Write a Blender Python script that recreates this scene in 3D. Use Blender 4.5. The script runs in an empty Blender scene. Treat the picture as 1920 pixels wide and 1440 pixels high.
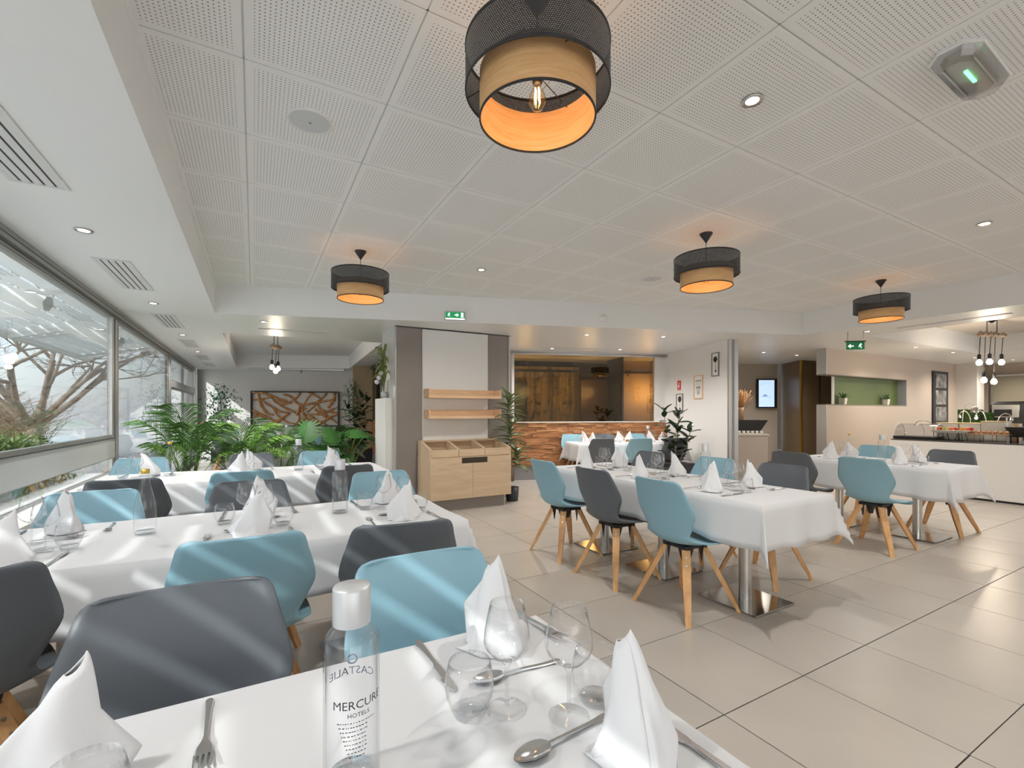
import bpy, math, random
from mathutils import Vector, Matrix
PI = math.pi
random.seed(7)
col = bpy.context.scene.collection
S = bpy.context.scene
# ---------------------------------------------------------------- camera, sky, sun, exposure
cam = bpy.data.cameras.new('camera'); camo = bpy.data.objects.new('camera', cam); col.objects.link(camo)
TH = .5095
camo.location = (0, 0, 1.289); camo.rotation_euler = (PI/2, 0, -TH)
cam.sensor_width = 36; cam.lens = 865.6/1920*36; cam.shift_y = 52.2/1920; cam.clip_start = .02; cam.clip_end = 2000
S.camera = camo
S.view_settings.view_transform = 'Standard'; S.view_settings.look = 'None'
S.view_settings.exposure = 0.42; S.view_settings.gamma = 1; S.view_settings.use_curve_mapping = False
W = bpy.data.worlds.new('sky'); S.world = W; W.use_nodes = True
nt = W.node_tree; nt.nodes.clear()
out = nt.nodes.new('ShaderNodeOutputWorld'); bg = nt.nodes.new('ShaderNodeBackground')
sky = nt.nodes.new('ShaderNodeTexSky'); sky.sky_type = 'NISHITA'; sky.sun_disc = False
sky.sun_elevation = math.radians(32); sky.sun_rotation = math.radians(228); sky.dust_density = 2; sky.air_density = 1.2
mixs = nt.nodes.new('ShaderNodeMix'); mixs.data_type = 'RGBA'; mixs.inputs['Factor'].default_value = .5
mixs.inputs['B'].default_value = (9, 9.3, 10, 1)
nt.links.new(sky.outputs[0], mixs.inputs['A']); nt.links.new(mixs.outputs['Result'], bg.inputs[0])
bg.inputs[1].default_value = .30
nt.links.new(bg.outputs[0], out.inputs[0])
SUNV = Vector((1, .85, -.80)).normalized()
sl = bpy.data.lights.new('sun', 'SUN'); sl.energy = 5.0; sl.angle = math.radians(.6); sl.color = (1, .96, .9)
so = bpy.data.objects.new('sun', sl); col.objects.link(so); so.location = (-6, -4, 8)
so.rotation_euler = SUNV.to_track_quat('-Z', 'Y').to_euler()
S.cycles.transparent_max_bounces = 32; S.cycles.max_bounces = 10; S.cycles.diffuse_bounces = 6
S.cycles.sample_clamp_indirect = 6; S.cycles.caustics_reflective = False; S.cycles.caustics_refractive = False

# ---------------------------------------------------------------- materials
MATS = {}
def nodemat(name):
    m = bpy.data.materials.new(name); m.use_nodes = True; t = m.node_tree
    return m, t, t.nodes['Principled BSDF']
def mat(name, c, rough=.5, metal=0, bump=0, bscale=40, var=0, vscale=3, emit=None, estr=0, spec=None, trans=0, alpha=1, stretch=None, coat=0, sub=0):
    if name in MATS: return MATS[name]
    m, t, b = nodemat(name)
    b.inputs['Base Color'].default_value = (*c, 1); b.inputs['Roughness'].default_value = rough; b.inputs['Metallic'].default_value = metal
    if spec is not None: b.inputs['Specular IOR Level'].default_value = spec
    if trans: b.inputs['Transmission Weight'].default_value = trans
    if coat: b.inputs['Coat Weight'].default_value = coat
    if alpha < 1: b.inputs['Alpha'].default_value = alpha
    if emit: b.inputs['Emission Color'].default_value = (*emit, 1); b.inputs['Emission Strength'].default_value = estr
    if var or bump:
        tc = t.nodes.new('ShaderNodeTexCoord'); mp = t.nodes.new('ShaderNodeMapping')
        t.links.new(tc.outputs['Object'], mp.inputs[0])
        if stretch: mp.inputs['Scale'].default_value = stretch
    if var:
        n = t.nodes.new('ShaderNodeTexNoise'); n.inputs['Scale'].default_value = vscale; n.inputs['Detail'].default_value = 5
        t.links.new(mp.outputs[0], n.inputs['Vector'])
        r = t.nodes.new('ShaderNodeValToRGB'); r.color_ramp.elements[0].position = .3; r.color_ramp.elements[1].position = .7
        r.color_ramp.elements[0].color = (*[x*(1-var) for x in c], 1); r.color_ramp.elements[1].color = (*[min(1, x*(1+var)) for x in c], 1)
        t.links.new(n.outputs['Fac'], r.inputs[0]); t.links.new(r.outputs[0], b.inputs['Base Color'])
    if bump:
        n2 = t.nodes.new('ShaderNodeTexNoise'); n2.inputs['Scale'].default_value = bscale; n2.inputs['Detail'].default_value = 3
        t.links.new(mp.outputs[0], n2.inputs['Vector'])
        bp = t.nodes.new('ShaderNodeBump'); bp.inputs['Strength'].default_value = bump; bp.inputs['Distance'].default_value = .01
        t.links.new(n2.outputs['Fac'], bp.inputs['Height']); t.links.new(bp.outputs[0], b.inputs['Normal'])
    MATS[name] = m
    return m
def thin_glass(name, tint=(.97, .98, .98), ior=1.45, rough=0.0, boost=0.0):
    m = bpy.data.materials.new(name); m.use_nodes = True; t = m.node_tree; t.nodes.clear()
    o = t.nodes.new('ShaderNodeOutputMaterial'); mx = t.nodes.new('ShaderNodeMixShader')
    tr = t.nodes.new('ShaderNodeBsdfTransparent'); tr.inputs[0].default_value = (*tint, 1)
    gl = t.nodes.new('ShaderNodeBsdfGlossy'); gl.inputs['Roughness'].default_value = rough
    lw = t.nodes.new('ShaderNodeLayerWeight'); lw.inputs['Blend'].default_value = .5
    pw = t.nodes.new('ShaderNodeMath'); pw.operation = 'POWER'; pw.inputs[1].default_value = 4.2
    fr = t.nodes.new('ShaderNodeMath'); fr.operation = 'MULTIPLY_ADD'; r0 = ((ior-1)/(ior+1))**2; fr.inputs[1].default_value = 1-r0; fr.inputs[2].default_value = r0
    t.links.new(lw.outputs['Facing'], pw.inputs[0]); t.links.new(pw.outputs[0], fr.inputs[0])
    ad = t.nodes.new('ShaderNodeMath'); ad.operation = 'ADD'; ad.inputs[1].default_value = boost; ad.use_clamp = True
    t.links.new(fr.outputs[0], ad.inputs[0]); t.links.new(ad.outputs[0], mx.inputs[0])
    t.links.new(tr.outputs[0], mx.inputs[1]); t.links.new(gl.outputs[0], mx.inputs[2]); t.links.new(mx.outputs[0], o.inputs[0])
    MATS[name] = m
    return m
def wood(name, c1, c2, scale=6, stretch=(1, 12, 12), rough=.45):
    m, t, b = nodemat(name)
    tc = t.nodes.new('ShaderNodeTexCoord'); mp = t.nodes.new('ShaderNodeMapping'); mp.inputs['Scale'].default_value = stretch
    n = t.nodes.new('ShaderNodeTexNoise'); n.inputs['Scale'].default_value = scale; n.inputs['Detail'].default_value = 6; n.inputs['Distortion'].default_value = .6
    r = t.nodes.new('ShaderNodeValToRGB'); r.color_ramp.elements[0].position = .3; r.color_ramp.elements[1].position = .72
    r.color_ramp.elements[0].color = (*c1, 1); r.color_ramp.elements[1].color = (*c2, 1)
    t.links.new(tc.outputs['Object'], mp.inputs[0]); t.links.new(mp.outputs[0], n.inputs['Vector']); t.links.new(n.outputs['Fac'], r.inputs[0])
    t.links.new(r.outputs[0], b.inputs['Base Color']); b.inputs['Roughness'].default_value = rough
    MATS[name] = m
    return m
def random_hue(m, amount=.25):
    """vary the colour piece by piece (object random)"""
    t = m.node_tree; b = t.nodes['Principled BSDF']
    oi = t.nodes.new('ShaderNodeObjectInfo'); hv = t.nodes.new('ShaderNodeHueSaturation'); mr = t.nodes.new('ShaderNodeMapRange')
    mr.inputs['To Min'].default_value = 1-amount; mr.inputs['To Max'].default_value = 1+amount
    t.links.new(oi.outputs['Random'], mr.inputs['Value']); t.links.new(mr.outputs[0], hv.inputs['Value'])
    src = b.inputs['Base Color'].links[0].from_socket if b.inputs['Base Color'].links else None
    if src: t.links.new(src, hv.inputs['Color'])
    else: hv.inputs['Color'].default_value = b.inputs['Base Color'].default_value
    t.links.new(hv.outputs[0], b.inputs['Base Color'])
WALL = mat('white wall paint', (.80, .79, .78), .7, bump=.05, bscale=120)
SOFF = mat('white soffit paint', (.86, .86, .85), .38, bump=.02, bscale=3)
BULK = mat('bulkhead paint', (.86, .86, .85), .7)
PANEL = mat('textured panel', (.78, .78, .77), .8, bump=.35, bscale=160)
BEIGE = mat('beige wall paint', (.50, .42, .35), .65, bump=.05, bscale=90)
GREIGE = mat('grey laminate', (.27, .24, .22), .5, var=.05, vscale=2)
ALU = mat('brushed aluminium', (.55, .55, .54), .35, 1)
GREYFR = mat('grey window frame', (.30, .30, .29), .4, .3)
DARKFR = mat('dark gasket', (.05, .05, .05), .5)
BAND = mat('frosted grey band', (.47, .49, .48), .45)
STEEL = mat('polished steel', (.45, .44, .42), .16, 1)
BRUSH = mat('brushed steel', (.62, .60, .58), .28, 1)
SILVER = mat('satin silver cap', (.66, .67, .69), .42, .55)
GOLD = mat('gold band', (.75, .52, .12), .3, 1)
CUTL = mat('cutlery steel', (.66, .66, .67), .16, 1)
BLACKM = mat('black metal', (.02, .02, .022), .45)
BLACKP = mat('black plastic', (.015, .015, .018), .4)
BLUE = mat('pale blue plastic', (.27, .475, .58), .42)
GREY = mat('slate grey plastic', (.115, .13, .15), .42)
OAK = wood('oak leg', (.62, .32, .13), (.80, .47, .22), 5, (6, 6, 1)); 
LAM = wood('pale oak laminate', (.60, .44, .28), (.72, .55, .38), 3, (1.0, 8, 8))
SHELFW = wood('beech shelf', (.70, .46, .27), (.82, .58, .38), 3, (1, 8, 8))
VENEER = wood('lamp veneer', (.72, .40, .16), (.86, .54, .27), 5, (1.5, 1.5, 16), .5)
DRIFT = wood('driftwood', (.42, .17, .05), (.82, .46, .20), 6, (2, 2, 2), .55)
STRIP = wood('wood wall strips', (.20, .065, .02), (.72, .36, .16), 3.2, (1.3, 1.3, 16), .6)
TOPW = wood('table top wood', (.45, .22, .1), (.55, .28, .13), 4)
CLOTH = mat('white table linen', (.715, .72, .74), .85, bump=.35, bscale=5, sub=0)
NAPK = mat('white napkin linen', (.78, .78, .80), .8, bump=.08, bscale=300)
GLASS = thin_glass('thin drinking glass', (.996, .997, .998), 1.5)
BGLASS = thin_glass('bottle glass', (.985, .99, .995), 1.5, boost=.01)
WGLASS = thin_glass('window glass', (.74, .77, .78), 1.5, boost=.04)
DGLASS = thin_glass('brown tinted glass', (.50, .42, .28), 1.5, boost=.06)
ACRYL = thin_glass('clear acrylic', (.90, .91, .92), 1.45, rough=.05, boost=.04)
SOLID = thin_glass('thick glass', (.975, .98, .985), 1.5, rough=.02, boost=.07)
LEAF = mat('palm leaf', (.055, .15, .025), .4, var=.35, vscale=3)
LEAFD = mat('dark rubber leaf', (.022, .045, .02), .22, var=.2, vscale=4)
LEAFM = mat('monstera leaf', (.045, .16, .03), .38, var=.2, vscale=4)
LEAFO = mat('variegated leaf', (.20, .25, .12), .4, var=.5, vscale=9)
LEAFY = mat('light leaf', (.24, .30, .10), .5, var=.3, vscale=5)
STEM = mat('green stem', (.30, .30, .08), .6)
BARK = mat('bark', (.33, .27, .21), .9, var=.35, vscale=5, bump=.4)
SOIL = mat('soil', (.03, .02, .015), .95, bump=.5)
PLANTER = mat('anthracite planter', (.022, .024, .03), .45)
TERRA = mat('terracotta', (.45, .07, .04), .6)
WHITEG = mat('glossy white', (.82, .81, .80), .25)
SLATM = mat('white awning slat', (.80, .82, .80), .5)
SKIRT = mat('grey base wall', (.27, .27, .28), .6)
DRY = mat('dry grass', (.42, .22, .09), .8, var=.3)
VENTM = mat('vent enamel', (.72, .72, .71), .4)
PAPER = mat('paper', (.85, .85, .83), .7)
INK = mat('dark ink', (.02, .02, .02), .7)
GINK = mat('grey green ink', (.10, .13, .12), .7)
CURT = mat('ochre curtain', (.36, .27, .10), .8, var=.45, vscale=5, stretch=(6, 6, .6))
# tile of perforated ceiling board
def perforated_tile():
    m, t, b = nodemat('perforated ceiling board'); N = t.nodes.new; L = t.links.new
    tc = N('ShaderNodeTexCoord'); sx = N('ShaderNodeSeparateXYZ'); L(tc.outputs['Object'], sx.inputs[0])
    def mth(op, a, v=None, clamp=False):
        n = N('ShaderNodeMath'); n.operation = op; n.use_clamp = clamp
        for i, q in enumerate((a, v)):
            if q is None: continue
            if isinstance(q, (int, float)): n.inputs[i].default_value = q
            else: L(q, n.inputs[i])
        return n.outputs[0]
    cells = []
    for ax in ('X', 'Y'):
        f = mth('MULTIPLY', sx.outputs[ax], 1/.0174); f = mth('ADD', f, 100.5); f = mth('FRACT', f); f = mth('SUBTRACT', f, .5)
        cells.append(mth('MULTIPLY', f, f))
    d = mth('ADD', cells[0], cells[1]); hole = mth('LESS_THAN', d, .034)
    e = mth('MAXIMUM', mth('ABSOLUTE', sx.outputs['X']), mth('ABSOLUTE', sx.outputs['Y'])); ins = mth('LESS_THAN', e, .262)
    h = mth('MULTIPLY', hole, ins)
    mx = N('ShaderNodeMix'); mx.data_type = 'RGBA'; mx.inputs['A'].default_value = (.88, .875, .86, 1); mx.inputs['B'].default_value = (.30, .30, .29, 1)
    L(h, mx.inputs['Factor']); L(mx.outputs['Result'], b.inputs['Base Color']); b.inputs['Roughness'].default_value = .8
    return m
TILEC = perforated_tile()
GRIDM = mat('ceiling grid shadow', (.70, .70, .68), .7)
FTILE = mat('greige floor tile', (.50, .455, .405), .3, var=.05, vscale=2.2, bump=.02, bscale=30); random_hue(FTILE, .035)
GROUT = mat('dark grout', (.06, .05, .045), .8)
def mesh_metal():
    m = bpy.data.materials.new('perforated black shade'); m.use_nodes = True; t = m.node_tree; N = t.nodes.new; L = t.links.new
    b = t.nodes['Principled BSDF']; b.inputs['Base Color'].default_value = (.035, .035, .037, 1); b.inputs['Roughness'].default_value = .5
    o = t.nodes['Material Output']; tc = N('ShaderNodeTexCoord'); sx = N('ShaderNodeSeparateXYZ'); L(tc.outputs['Object'], sx.inputs[0])
    def mth(op, a, v=None):
        n = N('ShaderNodeMath'); n.operation = op
        for i, q in enumerate((a, v)):
            if q is None: continue
            if isinstance(q, (int, float)): n.inputs[i].default_value = q
            else: L(q, n.inputs[i])
        return n.outputs[0]
    ang = mth('ARCTAN2', sx.outputs['Y'], sx.outputs['X']); u = mth('MULTIPLY', ang, 230/(2*PI)); v = mth('MULTIPLY', sx.outputs['Z'], 1/.0060)
    row = mth('FLOOR', v); odd = mth('MULTIPLY', mth('MODULO', mth('ADD', row, 1000), 2), .5); u = mth('ADD', u, odd)
    fu = mth('SUBTRACT', mth('FRACT', mth('ADD', u, 500)), .5); fv = mth('SUBTRACT', mth('FRACT', mth('ADD', v, 500)), .5)
    d = mth('ADD', mth('MULTIPLY', fu, fu), mth('MULTIPLY', fv, fv)); h = mth('LESS_THAN', d, .034)
    inz = mth('LESS_THAN', mth('ABSOLUTE', sx.outputs['Z']), .066); h = mth('MULTIPLY', h, inz)
    tr = N('ShaderNodeBsdfTransparent'); mx = N('ShaderNodeMixShader'); L(h, mx.inputs[0]); L(b.outputs[0], mx.inputs[1]); L(tr.outputs[0], mx.inputs[2]); L(mx.outputs[0], o.inputs[0])
    return m
PERF = mesh_metal()
def emis(name, c, s): return mat(name, c, .5, emit=c, estr=s)
LED = emis('downlight glow', (1, .93, .82), 7)
BULB = emis('warm bulb glow', (1, .78, .45), 9)
BULBW = emis('bright bulb glow', (1, .9, .75), 14)
SCREEN = emis('lit screen', (.45, .60, .85), .9)
GREENL = emis('green sign light', (.02, .33, .12), .35)
GREENB = emis('bright green led', (.15, 1, .3), 3)
SIGNW = emis('sign white', (.9, 1, .95), .9)

# ---------------------------------------------------------------- mesh builder
class MB:
    def __init__(s): s.v = []; s.f = []; s.sm = []
    def add(s, vs, fs, M=None, smooth=False):
        k = len(s.v)
        s.v += [tuple(M @ Vector(p)) if M is not None else tuple(p) for p in vs]
        s.f += [tuple(i+k for i in f) for f in fs]; s.sm += [smooth]*len(fs)
        return s
    def box(s, x0, x1, y0, y1, z0, z1, M=None):
        v = [(x, y, z) for z in (z0, z1) for y in (y0, y1) for x in (x0, x1)]
        return s.add(v, [(0, 2, 3, 1), (4, 5, 7, 6), (0, 1, 5, 4), (2, 6, 7, 3), (0, 4, 6, 2), (1, 3, 7, 5)], M)
    def cbox(s, c, d, M=None):
        return s.box(c[0]-d[0]/2, c[0]+d[0]/2, c[1]-d[1]/2, c[1]+d[1]/2, c[2]-d[2]/2, c[2]+d[2]/2, M)
    def bbox(s, x0, x1, y0, y1, z0, z1, b=.003, M=None):
        """box with a chamfer on every vertical and top/bottom edge"""
        pts = []
        for z, i in ((z0, b), (z0+b, 0), (z1-b, 0), (z1, b)):
            for (x, y) in ((x0+b+i, y0+i), (x1-b-i, y0+i), (x1-i, y0+b+i), (x1-i, y1-b-i), (x1-b-i, y1-i), (x0+b+i, y1-i), (x0+i, y1-b-i), (x0+i, y0+b+i)): pts.append((x, y, z))
        fs = [tuple(range(7, -1, -1)), tuple(range(24, 32))]
        for r in range(3):
            for k in range(8): fs.append((r*8+k, r*8+(k+1) % 8, r*8+8+(k+1) % 8, r*8+8+k))
        return s.add(pts, fs, M)
    def prism(s, poly, z0, z1, M=None):
        n = len(poly); v = [(x, y, z0) for x, y in poly]+[(x, y, z1) for x, y in poly]
        return s.add(v, [tuple(range(n-1, -1, -1)), tuple(range(n, 2*n))]+[(i, (i+1) % n, n+(i+1) % n, n+i) for i in range(n)], M)
    def lathe(s, prof, n=24, M=None, smooth=True, cap=True):
        v = []; f = []
        for r, z in prof:
            for k in range(n): a = 2*PI*k/n; v.append((r*math.cos(a), r*math.sin(a), z))
        for i in range(len(prof)-1):
            for k in range(n): f.append((i*n+k, i*n+(k+1) % n, (i+1)*n+(k+1) % n, (i+1)*n+k))
        s.add(v, f, M, smooth)
        if cap:
            m = len(prof)-1
            if prof[0][0] > 1e-5: s.add(v[:n], [tuple(range(n-1, -1, -1))], M)
            if prof[m][0] > 1e-5: s.add(v[m*n:], [tuple(range(n))], M)
        return s
    def tube(s, pts, r, n=8, smooth=True, flat=None, M=None):
        pts = [Vector(p) for p in pts]; N = len(pts)
        rs = r if isinstance(r, (list, tuple)) else [r]*N
        v = []; up = Vector((0, 0, 1)); prev = None
        for i, p in enumerate(pts):
            d = (pts[min(i+1, N-1)]-pts[max(i-1, 0)]).normalized()
            if prev is None:
                a = d.cross(up)
                if a.length < .05: a = d.cross(Vector((1, 0, 0)))
                a.normalize()
            else:
                a = prev-d*prev.dot(d); a.normalize()
            prev = a; b = d.cross(a)
            for k in range(n):
                t = 2*PI*k/n; v.append(p+(a*math.cos(t)+b*math.sin(t)*(flat or 1))*rs[i])
        f = [(i*n+k, i*n+(k+1) % n, (i+1)*n+(k+1) % n, (i+1)*n+k) for i in range(N-1) for k in range(n)]
        f += [tuple(range(n-1, -1, -1)), tuple((N-1)*n+k for k in range(n))]
        return s.add([tuple(q) for q in v], f, M, smooth)
    def grid(s, fn, nu, nv, M=None, smooth=True):
        v = [fn(i/nu, j/nv) for i in range(nu+1) for j in range(nv+1)]
        return s.add(v, [(i*(nv+1)+j, (i+1)*(nv+1)+j, (i+1)*(nv+1)+j+1, i*(nv+1)+j+1) for i in range(nu) for j in range(nv)], M, smooth)
    def mesh(s, name, m=None):
        me = bpy.data.meshes.new(name); me.from_pydata(s.v, [], s.f)
        me.polygons.foreach_set('use_smooth', s.sm)
        if m: me.materials.append(m)
        me.update(); return me
    def build(s, name, m, parent=None, loc=None, rz=0):
        return link(name, s.mesh(name, m), parent, loc, rz)
def link(name, me, parent=None, loc=None, rz=0):
    o = bpy.data.objects.new(name, me); col.objects.link(o)
    if parent: o.parent = parent
    if loc is not None: o.location = loc
    if rz: o.rotation_euler = (0, 0, rz)
    return o
def solid(o, th, off=-1):
    md = o.modifiers.new('thickness', 'SOLIDIFY'); md.thickness = th; md.offset = off; return o
def tag(o, label, cat, group=None, kind=None):
    if label: o['label'] = label
    if cat: o['category'] = cat
    if group: o['group'] = group
    if kind: o['kind'] = kind
    return o
def thing(name, label, cat, loc=(0, 0, 0), rz=0, group=None):
    o = bpy.data.objects.new(name, None); col.objects.link(o); o.empty_display_size = .1
    o.location = loc; o.rotation_euler = (0, 0, rz)
    return tag(o, label, cat, group)
def struct(o): o['kind'] = 'structure'; return o
def copy_tree(o, parent=None):
    c = o.copy(); col.objects.link(c); c.parent = parent
    for ch in list(o.children): copy_tree(ch, c)
    return c
PROTO = {}
def place(key, maker, label, cat, loc, rz=0, group=None, scale=None):
    """first call uses the object made, later calls copy it with its parts"""
    if key not in PROTO: o = maker(); PROTO[key] = o
    else: o = copy_tree(PROTO[key])
    o.location = loc; r = o.rotation_euler.copy(); r.z = rz; o.rotation_euler = r
    if scale: o.scale = (scale,)*3
    for k in ('label', 'category', 'group'):
        if k in o: del o[k]
    return tag(o, label, cat, group)
def rot(rz): return Matrix.Rotation(rz, 4, 'Z')
def T(x, y, z): return Matrix.Translation((x, y, z))
EX = Vector((.95, -.3123, 0)); EANG = math.atan2(-.3123, .95)   # axis of the angled back part of the building
def EP(P, t, d, z=0):   # point t along the angled axis from P, d towards the room
    return (P[0]+.95*t-.3123*d, P[1]-.3123*t-.95*d, z)
ZC, ZS = 2.78, 2.44

# ---------------------------------------------------------------- room shell
X0, X1, Y0, Y1 = -1.45, 15.6, -3.6, 16.6
fl = struct(MB().box(X0, X1, Y0, Y1, -.12, -.006).build('floor', GROUT))
tile_me = MB().bbox(-.2972, .2972, -.2972, .2972, -.006, 0, .0012).mesh('floor_tile', FTILE)
cells = []
c0, s0 = math.cos(TH), math.sin(TH)
fu, fv = -.0538, .076
for i in range(-4, 28):
    for j in range(-8, 28):
        cx, cy = fu+(i+.5)*.6, fv+(j+.5)*.6
        if cx-.3 < X0-.3 or cx > X1 or cy < Y0 or cy > Y1: continue
        D = cx*s0+cy*c0; X = cx*c0-cy*s0
        vis = D > .35 and abs(X/D) < 1.25 and 1.289/D*865.6 < 1000
        cells.append((0 if vis else 1, math.hypot(cx, cy), cx, cy))
cells.sort()
rest = MB()
for k, (nv_, d, cx, cy) in enumerate(cells):
    if k < 290 and not nv_: link('floor_tile', tile_me, fl, (cx, cy, 0))
    else: rest.box(cx-.2982, cx+.2982, cy-.2982, cy+.2982, -.006, 0)
r_ = rest.build('floor_tiles', FTILE, fl); r_['kind'] = 'stuff'
# main ceiling
BK0, BK1 = (-.4, 6.4), (7.17, 3.91)
cl = struct(MB().box(-.5, 7.3, Y0, 6.5, ZC+.006, ZC+.2).build('ceiling', GRIDM))
tme = MB().bbox(-.2965, .2965, -.2965, .2965, -.006, .010, .002).mesh('ceiling_tile', TILEC)
def half(me_name, x0, x1): return MB().bbox(x0, x1, -.2965, .2965, -.006, .010, .002).mesh(me_name, TILEC)
uo, vo = -.038, .4468
for i in range(-1, 13):
    for j in range(-7, 11):
        cx, cy = uo+(i+.5)*.6, vo+(j+.5)*.6
        lim = 6.4-(cx+.4)*.329   # bulkhead line
        if cy-.3 > lim: continue
        me = tme
        if i == -1: me = half('ceiling_tile_edge', -.06, .2965) if 'hm' not in globals() else hm; hm = me
        link('ceiling_tile', me, cl, (cx, cy, ZC))
# T-grid strips between boards
g = MB()
for i in range(0, 13):
    x = uo+i*.6; ym = 6.4-(x+.4)*.329
    g.box(x-.004, x+.004, Y0, ym, ZC-.001, ZC+.006)
for j in range(-6, 11):
    y = vo+j*.6; xm = min(7.17, (6.4-y)/.329-.4)
    if xm > -.4: g.box(-.4, xm, y-.004, y+.004, ZC-.001, ZC+.006)
g.build('ceiling_grid', mat('grid white', (.62, .62, .61), .6), cl)
# lower soffit around the raised parts (built as slabs with recesses left open)
ZT = 3.05
sfa = MB(); sfa.box(X0-.1, -.4, Y0, Y1, ZS, ZT)
sfa.prism([(7.17, Y0), (8.1, Y0), (8.1, 3.60), (7.17, 3.91)], ZS, ZT)
sfa.prism([(-.4, 6.4), (7.17, 3.91), (8.1, 3.60), (8.1, 6.6), (1.86, 7.79), (-.4, 7.92)], ZS, ZT)
sfa.prism([(1.86, 7.79), (8.1, 6.6), (8.1, 11.0), (2.2, 12.85)], ZS, ZT)
sfa.prism([(-.4, 13.92), (2.2, 12.85), (8.1, 11.0), (8.1, Y1), (-.4, Y1)], ZS, ZT)
sfa.box(8.1, X1, 3.46, Y1, ZS, ZT); sfa.box(12.5, X1, Y0, 3.46, ZS, ZT); sfa.box(8.1, 12.5, Y0, -1.0, ZS, ZT)
struct(sfa.build('ceiling_soffit', SOFF))
struct(MB().box(-.6, 2.3, 7.6, 14.1, ZC, ZC+.2).build('ceiling_recess', mat('recess board', (.74, .74, .73), .7)))
struct(MB().box(8.0, 12.6, -1.1, 3.6, ZC, ZC+.2).build('ceiling_recess', mat('recess board warm', (.66, .60, .54), .7)))
struct(MB().box(X0-.2, X1+.1, Y0-.1, Y1+.1, ZT, ZT+.1).build('ceiling_slab', WALL))
# shadow-gap trims of the raised part
tr = MB(); tr.box(-.4, -.385, Y0, 6.4, ZC-.05, ZC-.0062)
struct(tr.build('trim_1', BULK))
# outer walls
struct(MB().box(X1, X1+.15, 2.7, Y1, 0, ZT).box(X1, X1+.15, Y0, 2.7, 0, .4).box(X1, X1+.15, Y0, 2.7, 2.4, ZT).box(X1, X1+.15, Y0, Y0+.3, .4, 2.4).build('wall_right', BEIGE))  # opening at the unseen near end, added to let in daylight
RW = MB()   # unseen rear wall; its wide windows are left open to bring in daylight
RW.box(X0, X1, Y0-.15, Y0, 0, .5); RW.box(X0, X1, Y0-.15, Y0, 2.35, ZT)
RW.box(X0, X0+.2, Y0-.15, Y0, .5, 2.35).box(2.6, 9.6, Y0-.15, Y0, .5, 2.35).box(X1-.4, X1, Y0-.15, Y0, .5, 2.35)
struct(RW.build('wall_rear', WALL))
struct(MB().box(X0-4, X1, Y0-3.4, Y0-.15, 2.6, 2.75).build('sun_blocking_roof', WALL))  # unseen slab added to keep direct sun out of the rear windows
struct(MB().box(X0-.05, X0+.17, Y0, 6.64, 0, .58).box(X0-.05, X0+.27, Y0, 6.64, .58, .615).build('wall_left', WALL))
# far wall with the driftwood art (angled)
AP = (-1.33, 15.17)
M = T(AP[0], AP[1], 0) @ rot(EANG)
struct(MB().box(-.3, 5.2, 0, .15, 0, ZT, M).build('wall_back', WALL))
# enclosed room behind brick: glass-topped half wall
BP = (4.22, 7.58)
def split_strips(L, z0, z1, M, seed, depth=.0):
    rnd = random.Random(seed); mb = MB(); z = z0
    while z < z1-.012:
        h = rnd.uniform(.024, .052); h = min(h, z1-z); x = 0
        while x < L:
            w = rnd.uniform(.10, .38); w = min(w, L-x)
            p = rnd.uniform(.004, .045)
            mb.box(x+.001, x+w-.001, -p-depth, .0, z+.0008, z+h-.0008, M); x += w
        z += h
    return mb
MBk = T(*EP(BP, -1.75, 0)) @ rot(EANG)
bw = struct(MB().box(0, 4.9, 0, .2, 0, 1.05, MBk).build('wall_half_height', SKIRT))
o = split_strips(4.9, .265, 1.085, MBk, 3).build('wood_strips', STRIP, bw); o['kind'] = 'stuff'
MLk = T(2.6, 13.6, 0) @ rot(-PI/2)
bl = struct(MB().box(0, 5.5, 0, .2, 0, 1.06, MLk).build('wall_half_height', SKIRT))
o = split_strips(5.5, .265, 1.085, MLk, 5).build('wood_strips', STRIP, bl); o['kind'] = 'stuff'
# window over the brick wall
w1 = struct(MB().box(1.75, 1.80, -.03, .06, 1.085, ZS, MBk).box(4.66, 4.90, -.03, .06, 1.085, ZS, MBk).box(1.75, 4.9, -.03, .06, 2.375, ZS, MBk).box(1.0, 4.9, -.05, .1, 1.085, 1.10, MBk).build('window_4', WALL))
MB().box(1.8, 4.66, .01, .018, 1.10, 2.375, MBk).build('window_pane', DGLASS, w1)
MB().box(-.02, 1.75, .0, .08, 1.085, ZS, MBk).build('wall_infill', WALL, w1)
MB().tube([(1.5, -.10, 2.40), (5.05, -.10, 2.40)], .012, 8, M=MBk).build('window_rail', ALU, w1)
w2 = struct(MB().box(0, .06, -.03, .06, 1.09, ZS, MLk).box(2.2, 2.25, -.03, .06, 1.09, ZS, MLk).box(0, 5.5, -.03, .06, 2.36, ZS, MLk).build('window_5', DARKFR))
MB().box(.06, 5.4, .01, .018, 1.09, 2.36, MLk).build('window_pane', DGLASS, w2)
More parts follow.
